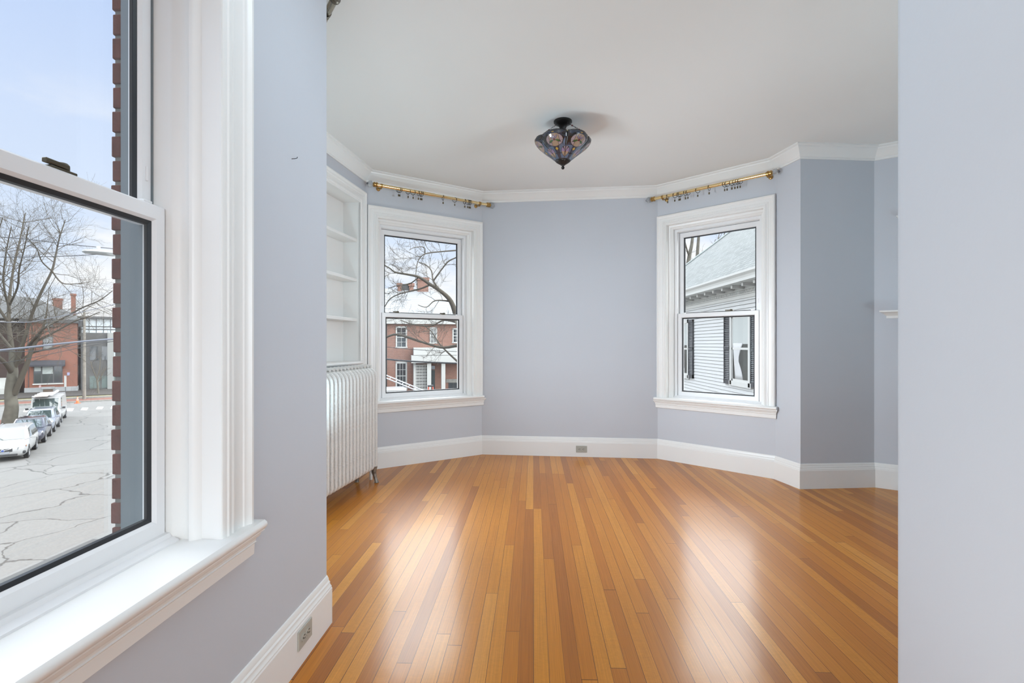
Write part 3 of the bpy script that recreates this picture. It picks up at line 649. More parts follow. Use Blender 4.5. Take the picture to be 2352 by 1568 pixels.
# fireplace mantel on the diagonal wall at right
M_mar = pmat('white_hearth_stone', (.74, .74, .73), .35)
fp = wroot(8, 'fireplace_mantel', 0, 0, 0, 'white fireplace mantel shelf end showing past the bright near right wall', 'mantel')
Lf = 1.02
def msh(name, z0, prof, s0, s1):
    MB().loft([[Vector((x+sg*(n*.75), -n, z0+z)) for n, z in prof] for x, sg in ((s0, -1), (s1, 1))]).build(name, M_trim, fp, smooth=30)
msh('mantel_shelf', 1.47, [(0, 0), (.20, 0), (.20, -.012), (.185, -.016), (.165, -.024), (.150, -.036), (.140, -.042), (.140, -.060), (0, -.060)], .19, .19+Lf-.18)
msh('overmantel_cornice', 2.245, [(0, 0), (.075, 0), (.075, -.008), (.055, -.022), (.04, -.03), (0, -.03)], .205, .205+Lf-.2)
for x in (.215, Lf-.1): MB().box(x, x+.14, -.035, 0, 0, 1.41).build('pilaster', M_trim, fp, smooth=0, bev=.003)
MB().box(.215, Lf+.04, -.03, 0, 1.15, 1.41).build('frieze', M_trim, fp, smooth=0, bev=.003)
MB().box(.36, Lf-.1, -.008, 0, 0, 1.15).build('firebox_back', M_slot, fp, smooth=0)
MB().box(.215, Lf+.03, -.022, 0, 1.47, 2.22).build('overmantel_panel', M_trim, fp, smooth=0, bev=.003)
hs, hz = onwall(8, .24, 2063.5, 1141)
ht = wroot(8, 'hearth', 0, 0, 0, 'low white hearth kerb on the floor below the mantel behind the right wall', 'hearth')
MB().box(hs, 1.1, -.245, -.04, 0, .034).build('hearth_slab', M_mar, ht, smooth=0, bev=.008)

# ------------------------------------------------------------------ outside: the street far below
GZ = -5.1; GH = H-GZ
def gp(x, y): p = fl(x, y, GH); return Vector((p.x, p.y, GZ))
AX = Vector((-.585, .811)); CR = Vector((.811, .585))          # along the side street / along the cross street
def g2(o, a, c): return Vector((o.x+AX.x*a+CR.x*c, o.y+AX.y*a+CR.y*c))
def asphalt():
    m = pmat('old_grey_asphalt', (.17, .168, .162), .9, spec=.2); t = m.node_tree; b = t.nodes['Principled BSDF']; N = t.nodes.new; L = t.links.new
    tcn = N('ShaderNodeTexCoord')
    n1 = N('ShaderNodeTexNoise'); n1.inputs['Scale'].default_value = .35; n1.inputs['Detail'].default_value = 6; L(tcn.outputs['Object'], n1.inputs['Vector'])
    n2 = N('ShaderNodeTexNoise'); n2.inputs['Scale'].default_value = 14; n2.inputs['Detail'].default_value = 4; L(tcn.outputs['Object'], n2.inputs['Vector'])
    dist = N('ShaderNodeVectorMath'); dist.operation = 'MULTIPLY_ADD'; L(n1.outputs[1], dist.inputs[0]); dist.inputs[1].default_value = (2.6, 2.6, 0); L(tcn.outputs['Object'], dist.inputs[2])
    v = N('ShaderNodeTexVoronoi'); v.feature = 'DISTANCE_TO_EDGE'; v.inputs['Scale'].default_value = .30; L(dist.outputs[0], v.inputs['Vector'])
    r = N('ShaderNodeMapRange'); r.inputs[1].default_value = .004; r.inputs[2].default_value = .012; L(v.outputs[0], r.inputs[0]); r.inputs[3].default_value = .42; r.inputs[4].default_value = 1.0
    v2 = N('ShaderNodeTexVoronoi'); v2.inputs['Scale'].default_value = .30; L(dist.outputs[0], v2.inputs['Vector'])
    r2 = N('ShaderNodeMapRange'); L(v2.outputs[1], r2.inputs[0]); r2.inputs[3].default_value = .90; r2.inputs[4].default_value = 1.08
    r3 = N('ShaderNodeMapRange'); L(n2.outputs[0], r3.inputs[0]); r3.inputs[3].default_value = .8; r3.inputs[4].default_value = 1.2
    mm = N('ShaderNodeMath'); mm.operation = 'MULTIPLY'; L(r.outputs[0], mm.inputs[0]); L(r2.outputs[0], mm.inputs[1])
    m2 = N('ShaderNodeMath'); m2.operation = 'MULTIPLY'; L(mm.outputs[0], m2.inputs[0]); L(r3.outputs[0], m2.inputs[1])
    s = N('ShaderNodeVectorMath'); s.operation = 'SCALE'; s.inputs[0].default_value = (.14, .136, .129); L(m2.outputs[0], s.inputs['Scale']); L(s.outputs[0], b.inputs['Base Color'])
    return m
M_asph = asphalt()
M_walk = brickmat('brick_sidewalk', (.20, .085, .065), (.16, .075, .06), (.14, .10, .085), .2, .1, .008)
M_walk2 = pmat('brick_paving', (.15, .072, .056), .9, spec=.1, vary=(6, .25))
M_stone = pmat('granite_kerb', (.19, .185, .17), .85, vary=(5, .15))
M_grass = pmat('winter_grass', (.13, .118, .05), .95, vary=(2.5, .35))
M_mulch = pmat('dark_mulch', (.030, .024, .020), .95, vary=(4, .3))
st = MB().box(-90, 70, 3, 110, GZ-.3, GZ).build('street', M_asph, smooth=0); tag(st, kind='structure')
cw_ = MB()
M_paint = pmat('worn_white_road_paint', (.42, .42, .41), .8, vary=(3, .12))
for xs, ys in (((151, 170), (937.5, 944)), ((185, 203), (936, 942)), ((220, 238), (934, 939.5)), ((253, 271), (932.5, 938)), ((53, 71), (939.5, 945.5))):
    q4 = [gp(xs[0]+4, ys[0]), gp(xs[1], ys[0]), gp(xs[1]-4, ys[1]), gp(xs[0], ys[1])]
    mb = MB().loft([[Vector((p.x, p.y, GZ-.01)) for p in q4], [Vector((p.x, p.y, GZ+.006)) for p in q4]]); mb.build('crosswalk_stripe', M_paint, st, smooth=0)
O1 = gp(0, 933)
def strip(name, mat, a0, a1, c0, c1, z0, z1, org=O1):
    mb = MB().prism(ccw([tuple(g2(org, a, c)) for a, c in ((a0, c0), (a0, c1), (a1, c1), (a1, c0))]), z0, z1); return tag(mb.build(name, mat, smooth=0), kind='structure')
strip('kerb', M_stone, 0, .25, -30, 45, GZ-.1, GZ+.14)
strip('sidewalk', M_walk2, .25, 3.2, -30, 45, GZ-.1, GZ+.13)
strip('garden_kerb', M_stone, 3.2, 3.5, -30, 45, GZ-.1, GZ+.30)
strip('lawn', M_grass, 3.5, 5.2, -30, 45, GZ-.1, GZ+.26)
strip('mulch_bed', M_mulch, 5.2, 22, -30, 45, GZ-.1, GZ+.36)
FLW = gp(62, 1050); OS = Vector((FLW.x, FLW.y))-CR*2.35         # kerb line beside the parked cars
strip('near_kerb', M_stone, -8, 19.5, -.2, 0, GZ-.1, GZ+.14, OS)
strip('near_sidewalk', M_walk2, -8, 19.5, -4.5, -.2, GZ-.1, GZ+.13, OS)
strip('near_lawn', M_grass, -8, 19.5, -14, -4.5, GZ-.1, GZ+.2, OS)
# ------------------------------------------------------------------ parked vehicles
M_tyre = pmat('tyre_rubber', (.018, .018, .018), .8); M_rim = pmat('alloy_wheel', (.42, .42, .43), .3, metal=.8)
M_cglass = pmat('car_glass', (.03, .045, .045), .03, spec=.9, coat=1.0); M_lamp = pmat('headlamp_glass', (.16, .17, .18), .15, spec=.6); M_plas = pmat('black_car_plastic', (.022, .022, .024), .5)
M_plateW = pmat('number_plate', (.20, .21, .23), .5); M_amber = pmat('amber_reflector', (.55, .16, .03), .3)
def lerp(a, b, t): return a+(b-a)*t
def car(name, fl_px, paint, label, cat, L_=4.8, Wd=1.86, HB=.95, HT=1.5, hood=1.25, wind=.75, rear=.7, deck=.5, van=False, wb=2.78, grille=None, rails=False, cargo=False):
    h = -AX; org = gp(*fl_px); lf = Vector((-h.y, h.x)); fo = L_/2-.88
    c = Vector((org.x, org.y))-h*fo-lf*(Wd/2-.09)
    root = empty(name, (c.x, c.y, GZ), math.atan2(h.y, h.x), label, cat, 'vehicles parked along the street')
    W2 = Wd/2; x1, x0 = L_/2, -L_/2; zl = .24
    hb = HB-.12 if not van else HB-.02          # bonnet front edge height
    # lower body: cross-sections from nose to tail
    def ring(x, wf, zb, zt, wt=.93):
        w = W2*wf; pts = [(w*.86, zb), (w*.98, zb+.12), (w, lerp(zb, zt, .5)), (w*.985, zt-.10), (w*wt, zt-.015), (w*.6, zt+.012), (0, zt+.02)]
        return [Vector((x, y, z)) for y, z in pts]+[Vector((x, -y, z)) for y, z in pts[::-1][1:]]
    rings = [ring(x1, .66, .34, hb-.22, .9), ring(x1-.06, .80, .28, hb-.09), ring(x1-.22, .93, zl, hb-.02), ring(x1-.55, 1.0, zl, hb+.03), ring(x1-hood, 1.0, zl, HB), ring(0, 1.0, zl, HB+.01), ring(x0+.75, 1.0, zl, HB+.02), ring(x0+.2, .96, zl, HB), ring(x0+.03, .88, .3, HB-.08), ring(x0, .80, .36, HB-.2)]
    MB().loft(rings).build('body', paint, root, smooth=50)
    # cabin
    xa, xb, xc, xd = x1-hood+.06, x1-hood-wind, x0+rear+deck*.0, x0+deck if not van else x0+.08
    bot = [(xa, .84), (lerp(xa, xb, .5), .93), (xb, .95), (xc, .95), (xd, .88)]
    zt = HT; wt = .74 if not van else .88
    top = [(xb+.05, wt-.04), (xb-.15, wt), (xb-.5, wt), (xc+.25, wt), (xc+.02, wt-.03)]
    def rg(pts, z, crown): return [Vector((x, W2*w, z-(0 if 0 < k < 4 else crown))) for k, (x, w) in enumerate(pts)]+[Vector((x, -W2*w, z-(0 if 0 < k < 4 else crown))) for k, (x, w) in reversed(list(enumerate(pts)))]
    B_, T_ = rg(bot, HB, 0), rg(top, zt, .04); n = len(B_)
    mb = MB().loft([B_, T_, [Vector((p.x*.97, p.y*.8, zt+.03)) for p in T_]]); cab = mb.build('cabin', paint, root, smooth=50)
    def panel(a, b, c_, d, nm, m=.07, par=cab):
        a, b, c_, d = (Vector(v) for v in (a, b, c_, d)); cen = (a+b+c_+d)/4; nn = (b-a).cross(d-a).normalized()
        if nn.dot(cen-Vector((0, 0, HB))) < 0: nn = -nn
        q_ = [v+(cen-v).normalized()*m for v in (a, b, c_, d)]
        MB().loft([[v-nn*.01 for v in q_], [v+nn*.012 for v in q_]]).build(nm, M_cglass, par, smooth=0)
    panel(B_[0], B_[n-1], T_[n-1], T_[0], 'windshield', .09)
    panel(B_[4], B_[5], T_[5], T_[4], 'rear_window', .12)
    for sg in (0, 1):
        f = (lambda k: k) if not sg else (lambda k: n-1-k)
        panel(B_[f(1)], B_[f(2)]+Vector((-.28, 0, 0)), T_[f(2)]+Vector((-.28, 0, 0)), T_[f(1)], 'side_window', .06)
        if not van: panel(B_[f(2)]+Vector((-.34, 0, 0)), B_[f(3)], T_[f(3)], T_[f(2)]+Vector((-.34, 0, 0)), 'side_window', .06)
    for sg in (1, -1):
        MB().tube([(xa-.32, sg*W2*.95, HB+.02), (xa-.30, sg*(W2+.06), HB+.06)], .03, 6).box(xa-.37, xa-.24, sg*(W2+.12)-.10, sg*(W2+.12)+.09, HB+.0, HB+.15).build('side_mirror', paint if not van else M_plas, root, smooth=30, bev=.03)
        hl = [Vector((x1-.02-.30*t, sg*W2*lerp(.60, .955, t), z)) for t, z in ((0, hb-.28), (0, hb-.14), (.55, hb-.07), (1, hb-.06), (1, hb-.15), (.5, hb-.24))]
        if van: hl = [Vector((x1-.0-.12*t, sg*W2*lerp(.62, .93, t), z)) for t, z in ((0, .55), (0, .74), (.5, .76), (1, .76), (1, .55), (.5, .55))]
        MB().loft([[v+Vector((-.08, 0, 0)) for v in hl], [v+Vector((.03, sg*.02, .0)) for v in hl]]).build('headlamp', M_lamp, root, smooth=0, bev=.01)
        for xw in (x1-.88, x1-.88-wb):
            Mw = Matrix.Translation((xw, sg*(W2-.10), .33)) @ Matrix.Rotation(sg*-PI/2, 4, 'X')
            MB().lathe([(.20, -.10), (.30, -.11), (.325, -.08), (.33, .0), (.325, .08), (.30, .115), (.22, .11), (.21, .06), (.2, -.05)], Mw, 24).build('tyre', M_tyre, root, smooth=40)
            mb = MB().lathe([(.20, .0), (.215, .10), (.20, .11), (.19, .07), (.05, .075), (.04, .105), (.0, .105)], Mw, 20)
            for k in range(5):
                mb.box(.03, .195, -.022, .022, .075, .105, 0, Mw @ Matrix.Rotation(k*2*PI/5, 4, 'Z'))
            mb.build('wheel', M_rim, root, smooth=40)
            MB().lathe([(.0, .0), (.39, 0), (.39, .012), (.0, .012)], Matrix.Translation((xw, sg*(W2-.012), .36)) @ Matrix.Rotation(sg*-PI/2, 4, 'X'), 24).build('wheel_arch', M_plas, root, smooth=0)
    gx = x1-.03
    MB().box(gx, gx+.05, -.38, .38, hb-.34, hb-.17).build('grille', M_plas, root, smooth=0, bev=.02)
    MB().box(gx-.05, gx+.06, -.26, .26, .42, .54).build('number_plate', M_plateW, root, smooth=0)
    MB().box(gx-.12, gx+.045, -W2*.62, W2*.62, .30, .40).build('lower_intake', M_plas, root, smooth=0, bev=.02)
    if grille == 'oval':
        Me = Matrix.Translation((gx+.05, 0, hb-.255)) @ Matrix.Rotation(PI/2, 4, 'Y')
        e = MB().lathe([(.075, 0), (.075, .015), (.06, .02)], Me, 20).build('emblem', pmat('silver_emblem', (.5, .5, .52), .25, metal=.8), root)
        MB().lathe([(.058, .015), (.058, .024)], Me, 20).build('emblem_face', pmat('blue_emblem', (.03, .06, .22), .3), e)
        MB().tube([(gx+.055, -.34, hb-.33), (gx+.055, .34, hb-.18)], .012, 6).build('grille_bar', pmat('silver_emblem', (.5, .5, .52), .25), root)
        for sg in (1, -1):
            MB().box(x1-.33, x1-.10, sg*W2*.80-.13, sg*W2*.80+.13, .36, .52).build('bumper_insert', M_plas, root, smooth=0, bev=.04)
            MB().box(x1-.36, x1-.26, sg*W2*.95-.03, sg*W2*.95+.02, hb-.12, hb-.07).build('indicator', M_amber, root, smooth=0)
    if rails:
        for sg in (1, -1): MB().tube([(xb-.2, sg*W2*.66, zt), (xb-.3, sg*W2*.66, zt+.08), (xc+.4, sg*W2*.66, zt+.08), (xc+.3, sg*W2*.66, zt)], .025, 6).build('roof_rail', M_rim, root)
    if cargo:
        for x in (1.0, -.4, -1.8): MB().tube([(x, -W2*.9, zt+.02), (x, -W2*.9, zt+.12), (x, W2*.9, zt+.12), (x, W2*.9, zt+.02)], .025, 6).build('roof_rack', M_rim, root)
    return root, c, h, lf, zt
M_white = pmat('white_car_paint', (.29, .29, .29), .3, spec=.4, coat=.3); M_grey = pmat('dark_grey_car_paint', (.045, .047, .065), .22, metal=.3, coat=.8); M_silver = pmat('silver_blue_car_paint', (.25, .27, .32), .25, metal=.4, coat=.7)
car('station_wagon', (62, 1050), M_white, 'white station wagon with roof rails, nearest of the cars parked along the street', 'car', 4.85, 1.88, .98, 1.52, 1.25, .80, .25, .1, grille='oval', rails=True)
car('sedan', (101, 1015), M_grey, 'dark grey sedan parked right behind the white station wagon', 'car', 4.75, 1.84, .93, 1.44, 1.3, .85, .95, .55)
car('hatchback_car', (123.4, 991), M_silver, 'silver blue car parked between the dark sedan and the white van', 'car', 4.5, 1.80, .98, 1.54, 1.15, .8, .5, .15)
vr, vc, vh, vl, vz = car('delivery_van', (138.8, 970), M_white, 'white van carrying boards and a pipe on its roof rack, farthest parked vehicle', 'van', 5.4, 1.98, 1.12, 2.02, .75, .55, .12, .08, van=True, wb=3.3, cargo=True)
M_board = pmat('raw_pale_board', (.40, .34, .31), .7, vary=(3, .1))
def onvan(x, y, z): p = vc+vh*x+vl*y; return Vector((p.x, p.y, GZ+z))
mb = MB()
for k, y in enumerate((-.72, -.42, -.12)): mb.loft([[onvan(xx, y, vz+.15), onvan(xx, y+.28, vz+.15), onvan(xx, y+.28, vz+.19), onvan(xx, y, vz+.19)] for xx in (-2.2, 2.3)])
tag(mb.build('timber_boards', M_board, smooth=0), 'pale boards lying on the roof rack of the white van', 'boards')
tag(MB().tube([onvan(-2.0, .38, vz+.27), onvan(2.0, .38, vz+.27)], .10, 14).build('pipe', pmat('white_pipe', (.42, .42, .42), .5), None), 'white pipe beside the boards on the van roof rack', 'pipe')
# ------------------------------------------------------------------ trees
M_bark = pmat('grey_brown_bark', (.095, .088, .073), .9, spec=.1, bump=(8, .6), vary=(3, .25)); M_twig = pmat('twig_bark', (.075, .065, .052), .9, spec=.1)
M_bark2 = pmat('mottled_sycamore_bark', (.20, .185, .155), .9, spec=.1, vary=(2.5, .3)); M_twig2 = pmat('sycamore_twig', (.085, .074, .06), .9, spec=.1)
def grow(mb, start, d, ln, r, lvl, rnd, spread=.6, lift=.12):
    """a twig and its side twigs"""
    n = 5 if lvl > 0 else 4; pts = [Vector(start)]; d = Vector(d).normalized(); rs = [r]
    for k in range(n):
        d = (d+Vector((rnd.gauss(0, .16), rnd.gauss(0, .16), rnd.gauss(lift*.4, .14)))).normalized(); pts.append(pts[-1]+d*(ln/n)); rs.append(max(r*(1-.75*(k+1)/n), .004))
    mb.tube(pts, rs, 4 if lvl > 0 else 3, caps=False)
    if lvl <= 0: return
    for k in range(rnd.randint(4, 6)):
        f = rnd.uniform(.2, 1.0); i = min(int(f*n), n-1); p = pts[i].lerp(pts[i+1], f*n-i); ax = (pts[i+1]-pts[i]).normalized()
        o = ax.orthogonal().normalized(); o.rotate(Matrix.Rotation(rnd.uniform(0, 2*PI), 3, ax)); nd = ax*rnd.uniform(.4, .9)+o*rnd.uniform(spread*.6, spread*1.3)
        grow(mb, p, nd, ln*rnd.uniform(.4, .65), max(rs[i]*.55, .005), lvl-1, rnd, spread, lift)
def tree(name, label, Z, limbs, trunk, seed, mats, twl=2.2, lvl=2, dens=1.0, base=None, spread=.6, lift=.12, dz=1.2, rtw=.022, group='bare trees outside'):
    """limbs: lists of (x, y, radius in px) in the photograph at about depth Z, spread in depth"""
    rnd = random.Random(seed); root = empty(name, base if base else (0, 0, GZ), 0, label, 'tree', group); org = Vector(base if base else (0, 0, GZ))
    tk, br = MB(), MB()
    for li, limb in enumerate(limbs):
        t = li in trunk; slope = 0 if t else rnd.uniform(-dz, dz); pts, rs = [], []
        for k, (x, y, r) in enumerate(limb):
            zz = Z+(slope*k/max(1, len(limb)-1)*2); pts.append(at(x, y, zz)-org); rs.append(max(r*zz/F, .006))
        # smooth the polyline
        P2, R2 = [], []
        for k in range(len(pts)-1):
            a, b = pts[max(k-1, 0)], pts[min(k+2, len(pts)-1)]
            for j in range(4):
                u = j/4; h00, h10, h01, h11 = 2*u**3-3*u*u+1, u**3-2*u*u+u, -2*u**3+3*u*u, u**3-u*u
                P2.append(pts[k]*h00+(pts[k+1]-a)*.5*h10+pts[k+1]*h01+(b-pts[k])*.5*h11); R2.append(lerp(rs[k], rs[k+1], u))
        P2.append(pts[-1]); R2.append(rs[-1]); (tk if t else br).tube(P2, R2, 12 if t else 7)
        if t: continue
        ln = sum((P2[k+1]-P2[k]).length for k in range(len(P2)-1))
        for k in range(int(ln*dens)+2):
            f = rnd.uniform(.12, 1); i = min(int(f*(len(P2)-1)), len(P2)-2); ax = (P2[i+1]-P2[i]).normalized(); o = ax.orthogonal().normalized(); o.rotate(Matrix.Rotation(rnd.uniform(0, 2*PI), 3, ax))
            grow(br, P2[i], ax*.6+o*rnd.uniform(.5, 1.1), twl*rnd.uniform(.5, 1.2), min(R2[i]*.5, rtw), lvl, rnd, spread, lift)
    tk.build('trunk', mats[0], root, smooth=70) if tk.v else None
    br.build('branches', mats[1], root, smooth=70)
    return root
b_ = gp(22, 980)
tree('street_tree', 'big bare tree with a thick forked trunk on the sidewalk beside the parked cars', b_.y, [
    [(22, 984, 17), (23, 960, 14), (27, 935, 12.5), (24, 905, 11), (27, 875, 10.5), (30, 852, 9.5), (29, 825, 6.5), (28, 805, 5)],
    [(33, 905, 6), (48, 868, 6), (62, 835, 5), (72, 805, 4), (90, 770, 3), (104, 735, 2.0), (110, 690, .9), (113, 660, .5)],
    [(28, 858, 6), (14, 836, 4.5), (-8, 815, 4), (-40, 780, 3)],
    [(29, 855, 7), (26, 800, 5.5), (20, 740, 4), (22, 680, 3), (32, 610, 2.2), (48, 540, 1.5), (58, 490, 1)],
    [(32, 850, 5), (52, 790, 4), (74, 720, 3.2), (96, 668, 2.8), (119, 622, 2.4), (128, 585, 1.8), (136, 548, 1.4), (150, 505, .9)],
    [(60, 800, 3), (100, 755, 2.4), (150, 728, 2), (190, 706, 1.6), (228, 690, 1.2), (258, 668, .8)],
    [(70, 790, 2.6), (130, 760, 2), (170, 738, 1.6), (196, 730, 1.2), (230, 716, .8)],
    [(119, 622, 1.8), (140, 648, 1.4), (165, 652, 1.1), (205, 648, .7)], [(119, 622, 1.6), (96, 600, 1.3), (84, 570, 1), (62, 545, .8)],
    [(20, 740, 3), (-6, 700, 2.6), (-20, 640, 2), (-10, 560, 1.4), (6, 500, 1)],
    [(22, 700, 2.4), (40, 660, 2), (44, 620, 1.6), (56, 570, 1.2), (66, 520, .8)], [(26, 800, 3), (2, 770, 2.4), (-20, 740, 2)],
    [(36, 840, 3), (70, 812, 2), (120, 800, 1.6), (160, 790, 1.2)], [(24, 720, 2.4), (8, 650, 2), (14, 580, 1.4), (26, 520, .9)]],
    (0,), 11, (M_bark, M_twig), 3.4, 2, 1.5, base=(b_.x, b_.y, GZ), dz=2.5, rtw=.03)
tree('lawn_tree', 'small slender bare tree on the lawn in front of the glass wing', 63, [
    [(226, 909, 2.4), (225, 890, 2), (223, 872, 1.8)], [(223, 872, 1.4), (214, 850, 1), (208, 830, .7)], [(223, 872, 1.4), (228, 848, 1), (231, 820, .7)], [(224, 880, 1.2), (235, 860, .9), (244, 842, .6)]],
    (0,), 5, (M_bark, M_twig), 2.0, 1, 1.2, base=tuple(gp(226, 909)-Vector((0, 0, 0))), rtw=.02)
tb = at(1078, 900, 24)
tree('sycamore_tree', 'bare sycamore with a pale arching limb outside the left bay window', 24, [
    [(1080, 1090, 15), (1080, 950, 12), (1074, 850, 11), (1062, 770, 9), (1050, 732, 7)],
    [(1050, 732, 7), (1036, 692, 5.5), (1012, 668, 4.4), (987, 652, 3.8), (962, 636, 3), (936, 630, 2.4), (908, 625, 1.9), (894, 615, 1.5), (876, 606, 1.2)],
    [(987, 654, 2.4), (968, 662, 2), (945, 668, 1.8), (920, 674, 1.5), (896, 686, 1.3), (884, 704, 1)],
    [(1008, 664, 2.4), (995, 644, 1.8), (991, 622, 1.5), (978, 608, 1.2), (962, 602, .9)], [(996, 644, 2), (1014, 619, 1.6), (1030, 600, 1.5), (1046, 592, 1.5), (1062, 584, 1.4)],
    [(1070, 574, 2), (1047, 575, 1.7), (1010, 578, 1.5), (976, 583, 1.3), (962, 596, 1.1), (957, 612, .9), (954, 640, .6)], [(976, 583, 1.2), (974, 568, 1), (953, 568, .9), (940, 574, .6)],
    [(1062, 790, 4), (1020, 798, 3), (985, 790, 2.6), (955, 780, 2.6), (930, 772, 2.8), (905, 768, 2.6), (880, 778, 2.2)],
    [(1074, 850, 3), (1040, 820, 2.2), (1010, 790, 1.6), (990, 760, 1.2), (970, 745, .8)], [(1050, 740, 3), (1020, 735, 2), (990, 748, 1.6), (950, 745, 1.2), (920, 735, .8)],
    [(962, 636, 1.6), (940, 652, 1.2), (915, 655, 1), (892, 662, .8)], [(1036, 692, 2), (1000, 690, 1.4), (980, 705, 1), (960, 700, .7)]],
    (0,), 21, (M_bark2, M_twig2), 1.25, 2, 1.25, base=(at(1080, 790, 24).x, 24, GZ), dz=1.0, rtw=.013)
for nm, lb, Z, limbs, sd in (('garden_tree', 'bare tree trunk rising past the left end of the neighbouring slate roof', 46, [[(1572, 954, 7), (1574, 760, 6), (1577, 640, 5), (1583, 590, 4.4), (1589, 560, 3.6), (1592, 530, 3)], [(1583, 590, 2), (1574, 560, 1.6), (1568, 530, 1)], [(1589, 600, 1.3), (1602, 586, 1), (1618, 580, .6)]], 3),
                             ('garden_tree', 'straight bare trunk, second tree behind the neighbouring slate roof', 50, [[(1600, 941, 5), (1600, 760, 4.5), (1599, 640, 4), (1602, 580, 3.6), (1606, 530, 3)], [(1602, 600, 1), (1612, 590, .8), (1622, 585, .5)]], 4),
                             ('garden_tree', 'thin bare treetop showing above the slope of the neighbouring slate roof', 52, [[(1640, 935, 4), (1640, 760, 3.4), (1643, 600, 2.6), (1652, 570, 1.8), (1660, 548, 1.2), (1668, 525, .8)], [(1652, 570, 1.2), (1650, 548, .9), (1655, 525, .6)], [(1645, 580, 1.1), (1640, 565, .8), (1643, 550, .5)]], 6)):
    tree(nm, lb, Z, limbs, (0,), sd, (M_bark, M_twig), 1.6, 1, 1.0, base=(at(limbs[0][0][0], 790, Z).x, Z, GZ), rtw=.02)
# ------------------------------------------------------------------ buildings
M_bk1 = brickmat('school_brick', (.19, .070, .046), (.16, .060, .040), (.16, .10, .08), .22, .075, .010)
M_bk2 = brickmat('georgian_brick', (.215, .088, .060), (.165, .066, .047), (.25, .195, .165), .22, .075, .012)
M_roofg = linemat('grey_slate_roof', (.072, .072, .072), (.05, .05, .05), .25, .12, .9); M_roofw = linemat('pale_slate_roof', (.24, .245, .25), (.15, .155, .16), .22, .12, .9)
M_wtrim = pmat('white_outdoor_paint', (.37, .37, .355), .6); M_dark = pmat('dark_window_glass', (.025, .03, .035), .06, spec=.8); M_dk2 = pmat('dark_grey_metal', (.04, .04, .042), .6); M_granite = pmat('granite_foundation', (.21, .215, .22), .85, vary=(2, .12))
M_shade = pmat('pale_roller_shade', (.30, .33, .32), .7); M_pgl = pmat('pale_glazing', (.40, .44, .47), .15, spec=.6)
class Face:
    """a facade plane through P along direction d; hit() gives the point of it that the photograph shows at a pixel"""
    def __init__(s, P, d): s.P = Vector(P); s.d = Vector(d).normalized(); s.a = math.atan2(s.d.y, s.d.x)
    def s_(s, x, off=0):
        P = s.P+nrm(s.d)*off; k = (x-CX)/F; return (k*P.y-P.x)/(s.d.x-k*s.d.y)
    def hit(s, x, y, off=0):
        P = s.P+nrm(s.d)*off; u = s.s_(x, off); return u, H-(y-YH)*(P.y+s.d.y*u)/F-GZ       # local: z from the ground
    def root(s, name, label, cat, group=None): return empty(name, (s.P.x, s.P.y, GZ), s.a, label, cat, group)
    def quad(s, x0, y0, x1, y1):
        u0, z0 = s.hit(x0, y1); u1, _ = s.hit(x1, y1); xm = (x0+x1)/2; return u0, u1, s.hit(xm, y1)[1], s.hit(xm, y0)[1]
def bbox(name, par, mat, u0, u1, z0, z1, n0, n1, bev=0): return MB().box(u0, u1, -n1, -n0, z0, z1).build(name, mat, par, smooth=0, bev=bev)
def fwin(par, u0, u1, z0, z1, t=.12, cols=1, rows=1, mid=True, frame=None, glass=None, n=.06):
    """a facade window: frame, muntins in it, glass pane"""
    fr = frame or M_wtrim; mb = MB()
    for a in ((u0, u0+t, z0, z1), (u1-t, u1, z0, z1), (u0, u1, z1-t*1.3, z1), (u0-.05, u1+.05, z0, z0+t)): mb.box(a[0], a[1], -n, .04, a[2], a[3])
    g0, g1, h0, h1 = u0+t, u1-t, z0+t, z1-t*1.3; hm = (h0+h1)/2
    if mid: mb.box(g0, g1, -n*.6, .03, hm-.04, hm+.04)
    w = mb.build('window', fr, par, smooth=0)
    MB().box(g0, g1, -.004, .02, h0, h1).build('pane', glass or M_dark, w, smooth=0)
    if cols > 1 or rows > 1:
        m2 = MB()
        for k in range(1, cols): x = lerp(g0, g1, k/cols); m2.box(x-.018, x+.018, -n*.5, 0, h0, h1)
        for k in range(1, rows): z = lerp(h0, h1, k/rows); m2.box(g0, g1, -n*.5, 0, z-.018, z+.018)
        m2.build('muntins', fr, w, smooth=0)
    return w
# brick school-like building at the corner
fs = Face(at(57, 790, 64).xy, CR)
sb = fs.root('brick_building', 'brick building with two chimneys and a glazed wing behind the big bare tree', 'building')
uL, uR = fs.s_(-30), fs.s_(177); uB = fs.s_(57); zB0 = fs.hit(110, 889)[1]; zE = fs.hit(110, 733)[1]
bbox('wall', sb, M_bk1, uB, uR, zB0, zE, -9, 0); bbox('foundation', sb, M_granite, uB-.05, uR+.08, 0, zB0, -9, .08)
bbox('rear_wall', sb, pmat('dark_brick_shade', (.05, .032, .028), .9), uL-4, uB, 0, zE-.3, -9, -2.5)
bbox('eaves', sb, M_dk2, uB-.5, uR+.45, zE-.42, zE, -9.4, .45)
zR = fs.hit(59, 684, -5)[1]; zr2 = fs.hit(191, 720, -1)[1]
mb = MB(); mb.loft([[Vector((uL-4, -.5, zE)), Vector((uL-4, 9.5, zE)), Vector((uL-4, 4.5, zR+.4))], [Vector((uB+.3, -.5, zE)), Vector((uB+.3, 9.5, zE)), Vector((uB+.3, 4.5, zR))], [Vector((uR+.5, -.5, zE)), Vector((uR+.5, 9.5, zE)), Vector((uR+.45, 4.4, zE+.45))]])
mb.build('roof', M_roofg, sb, smooth=0)
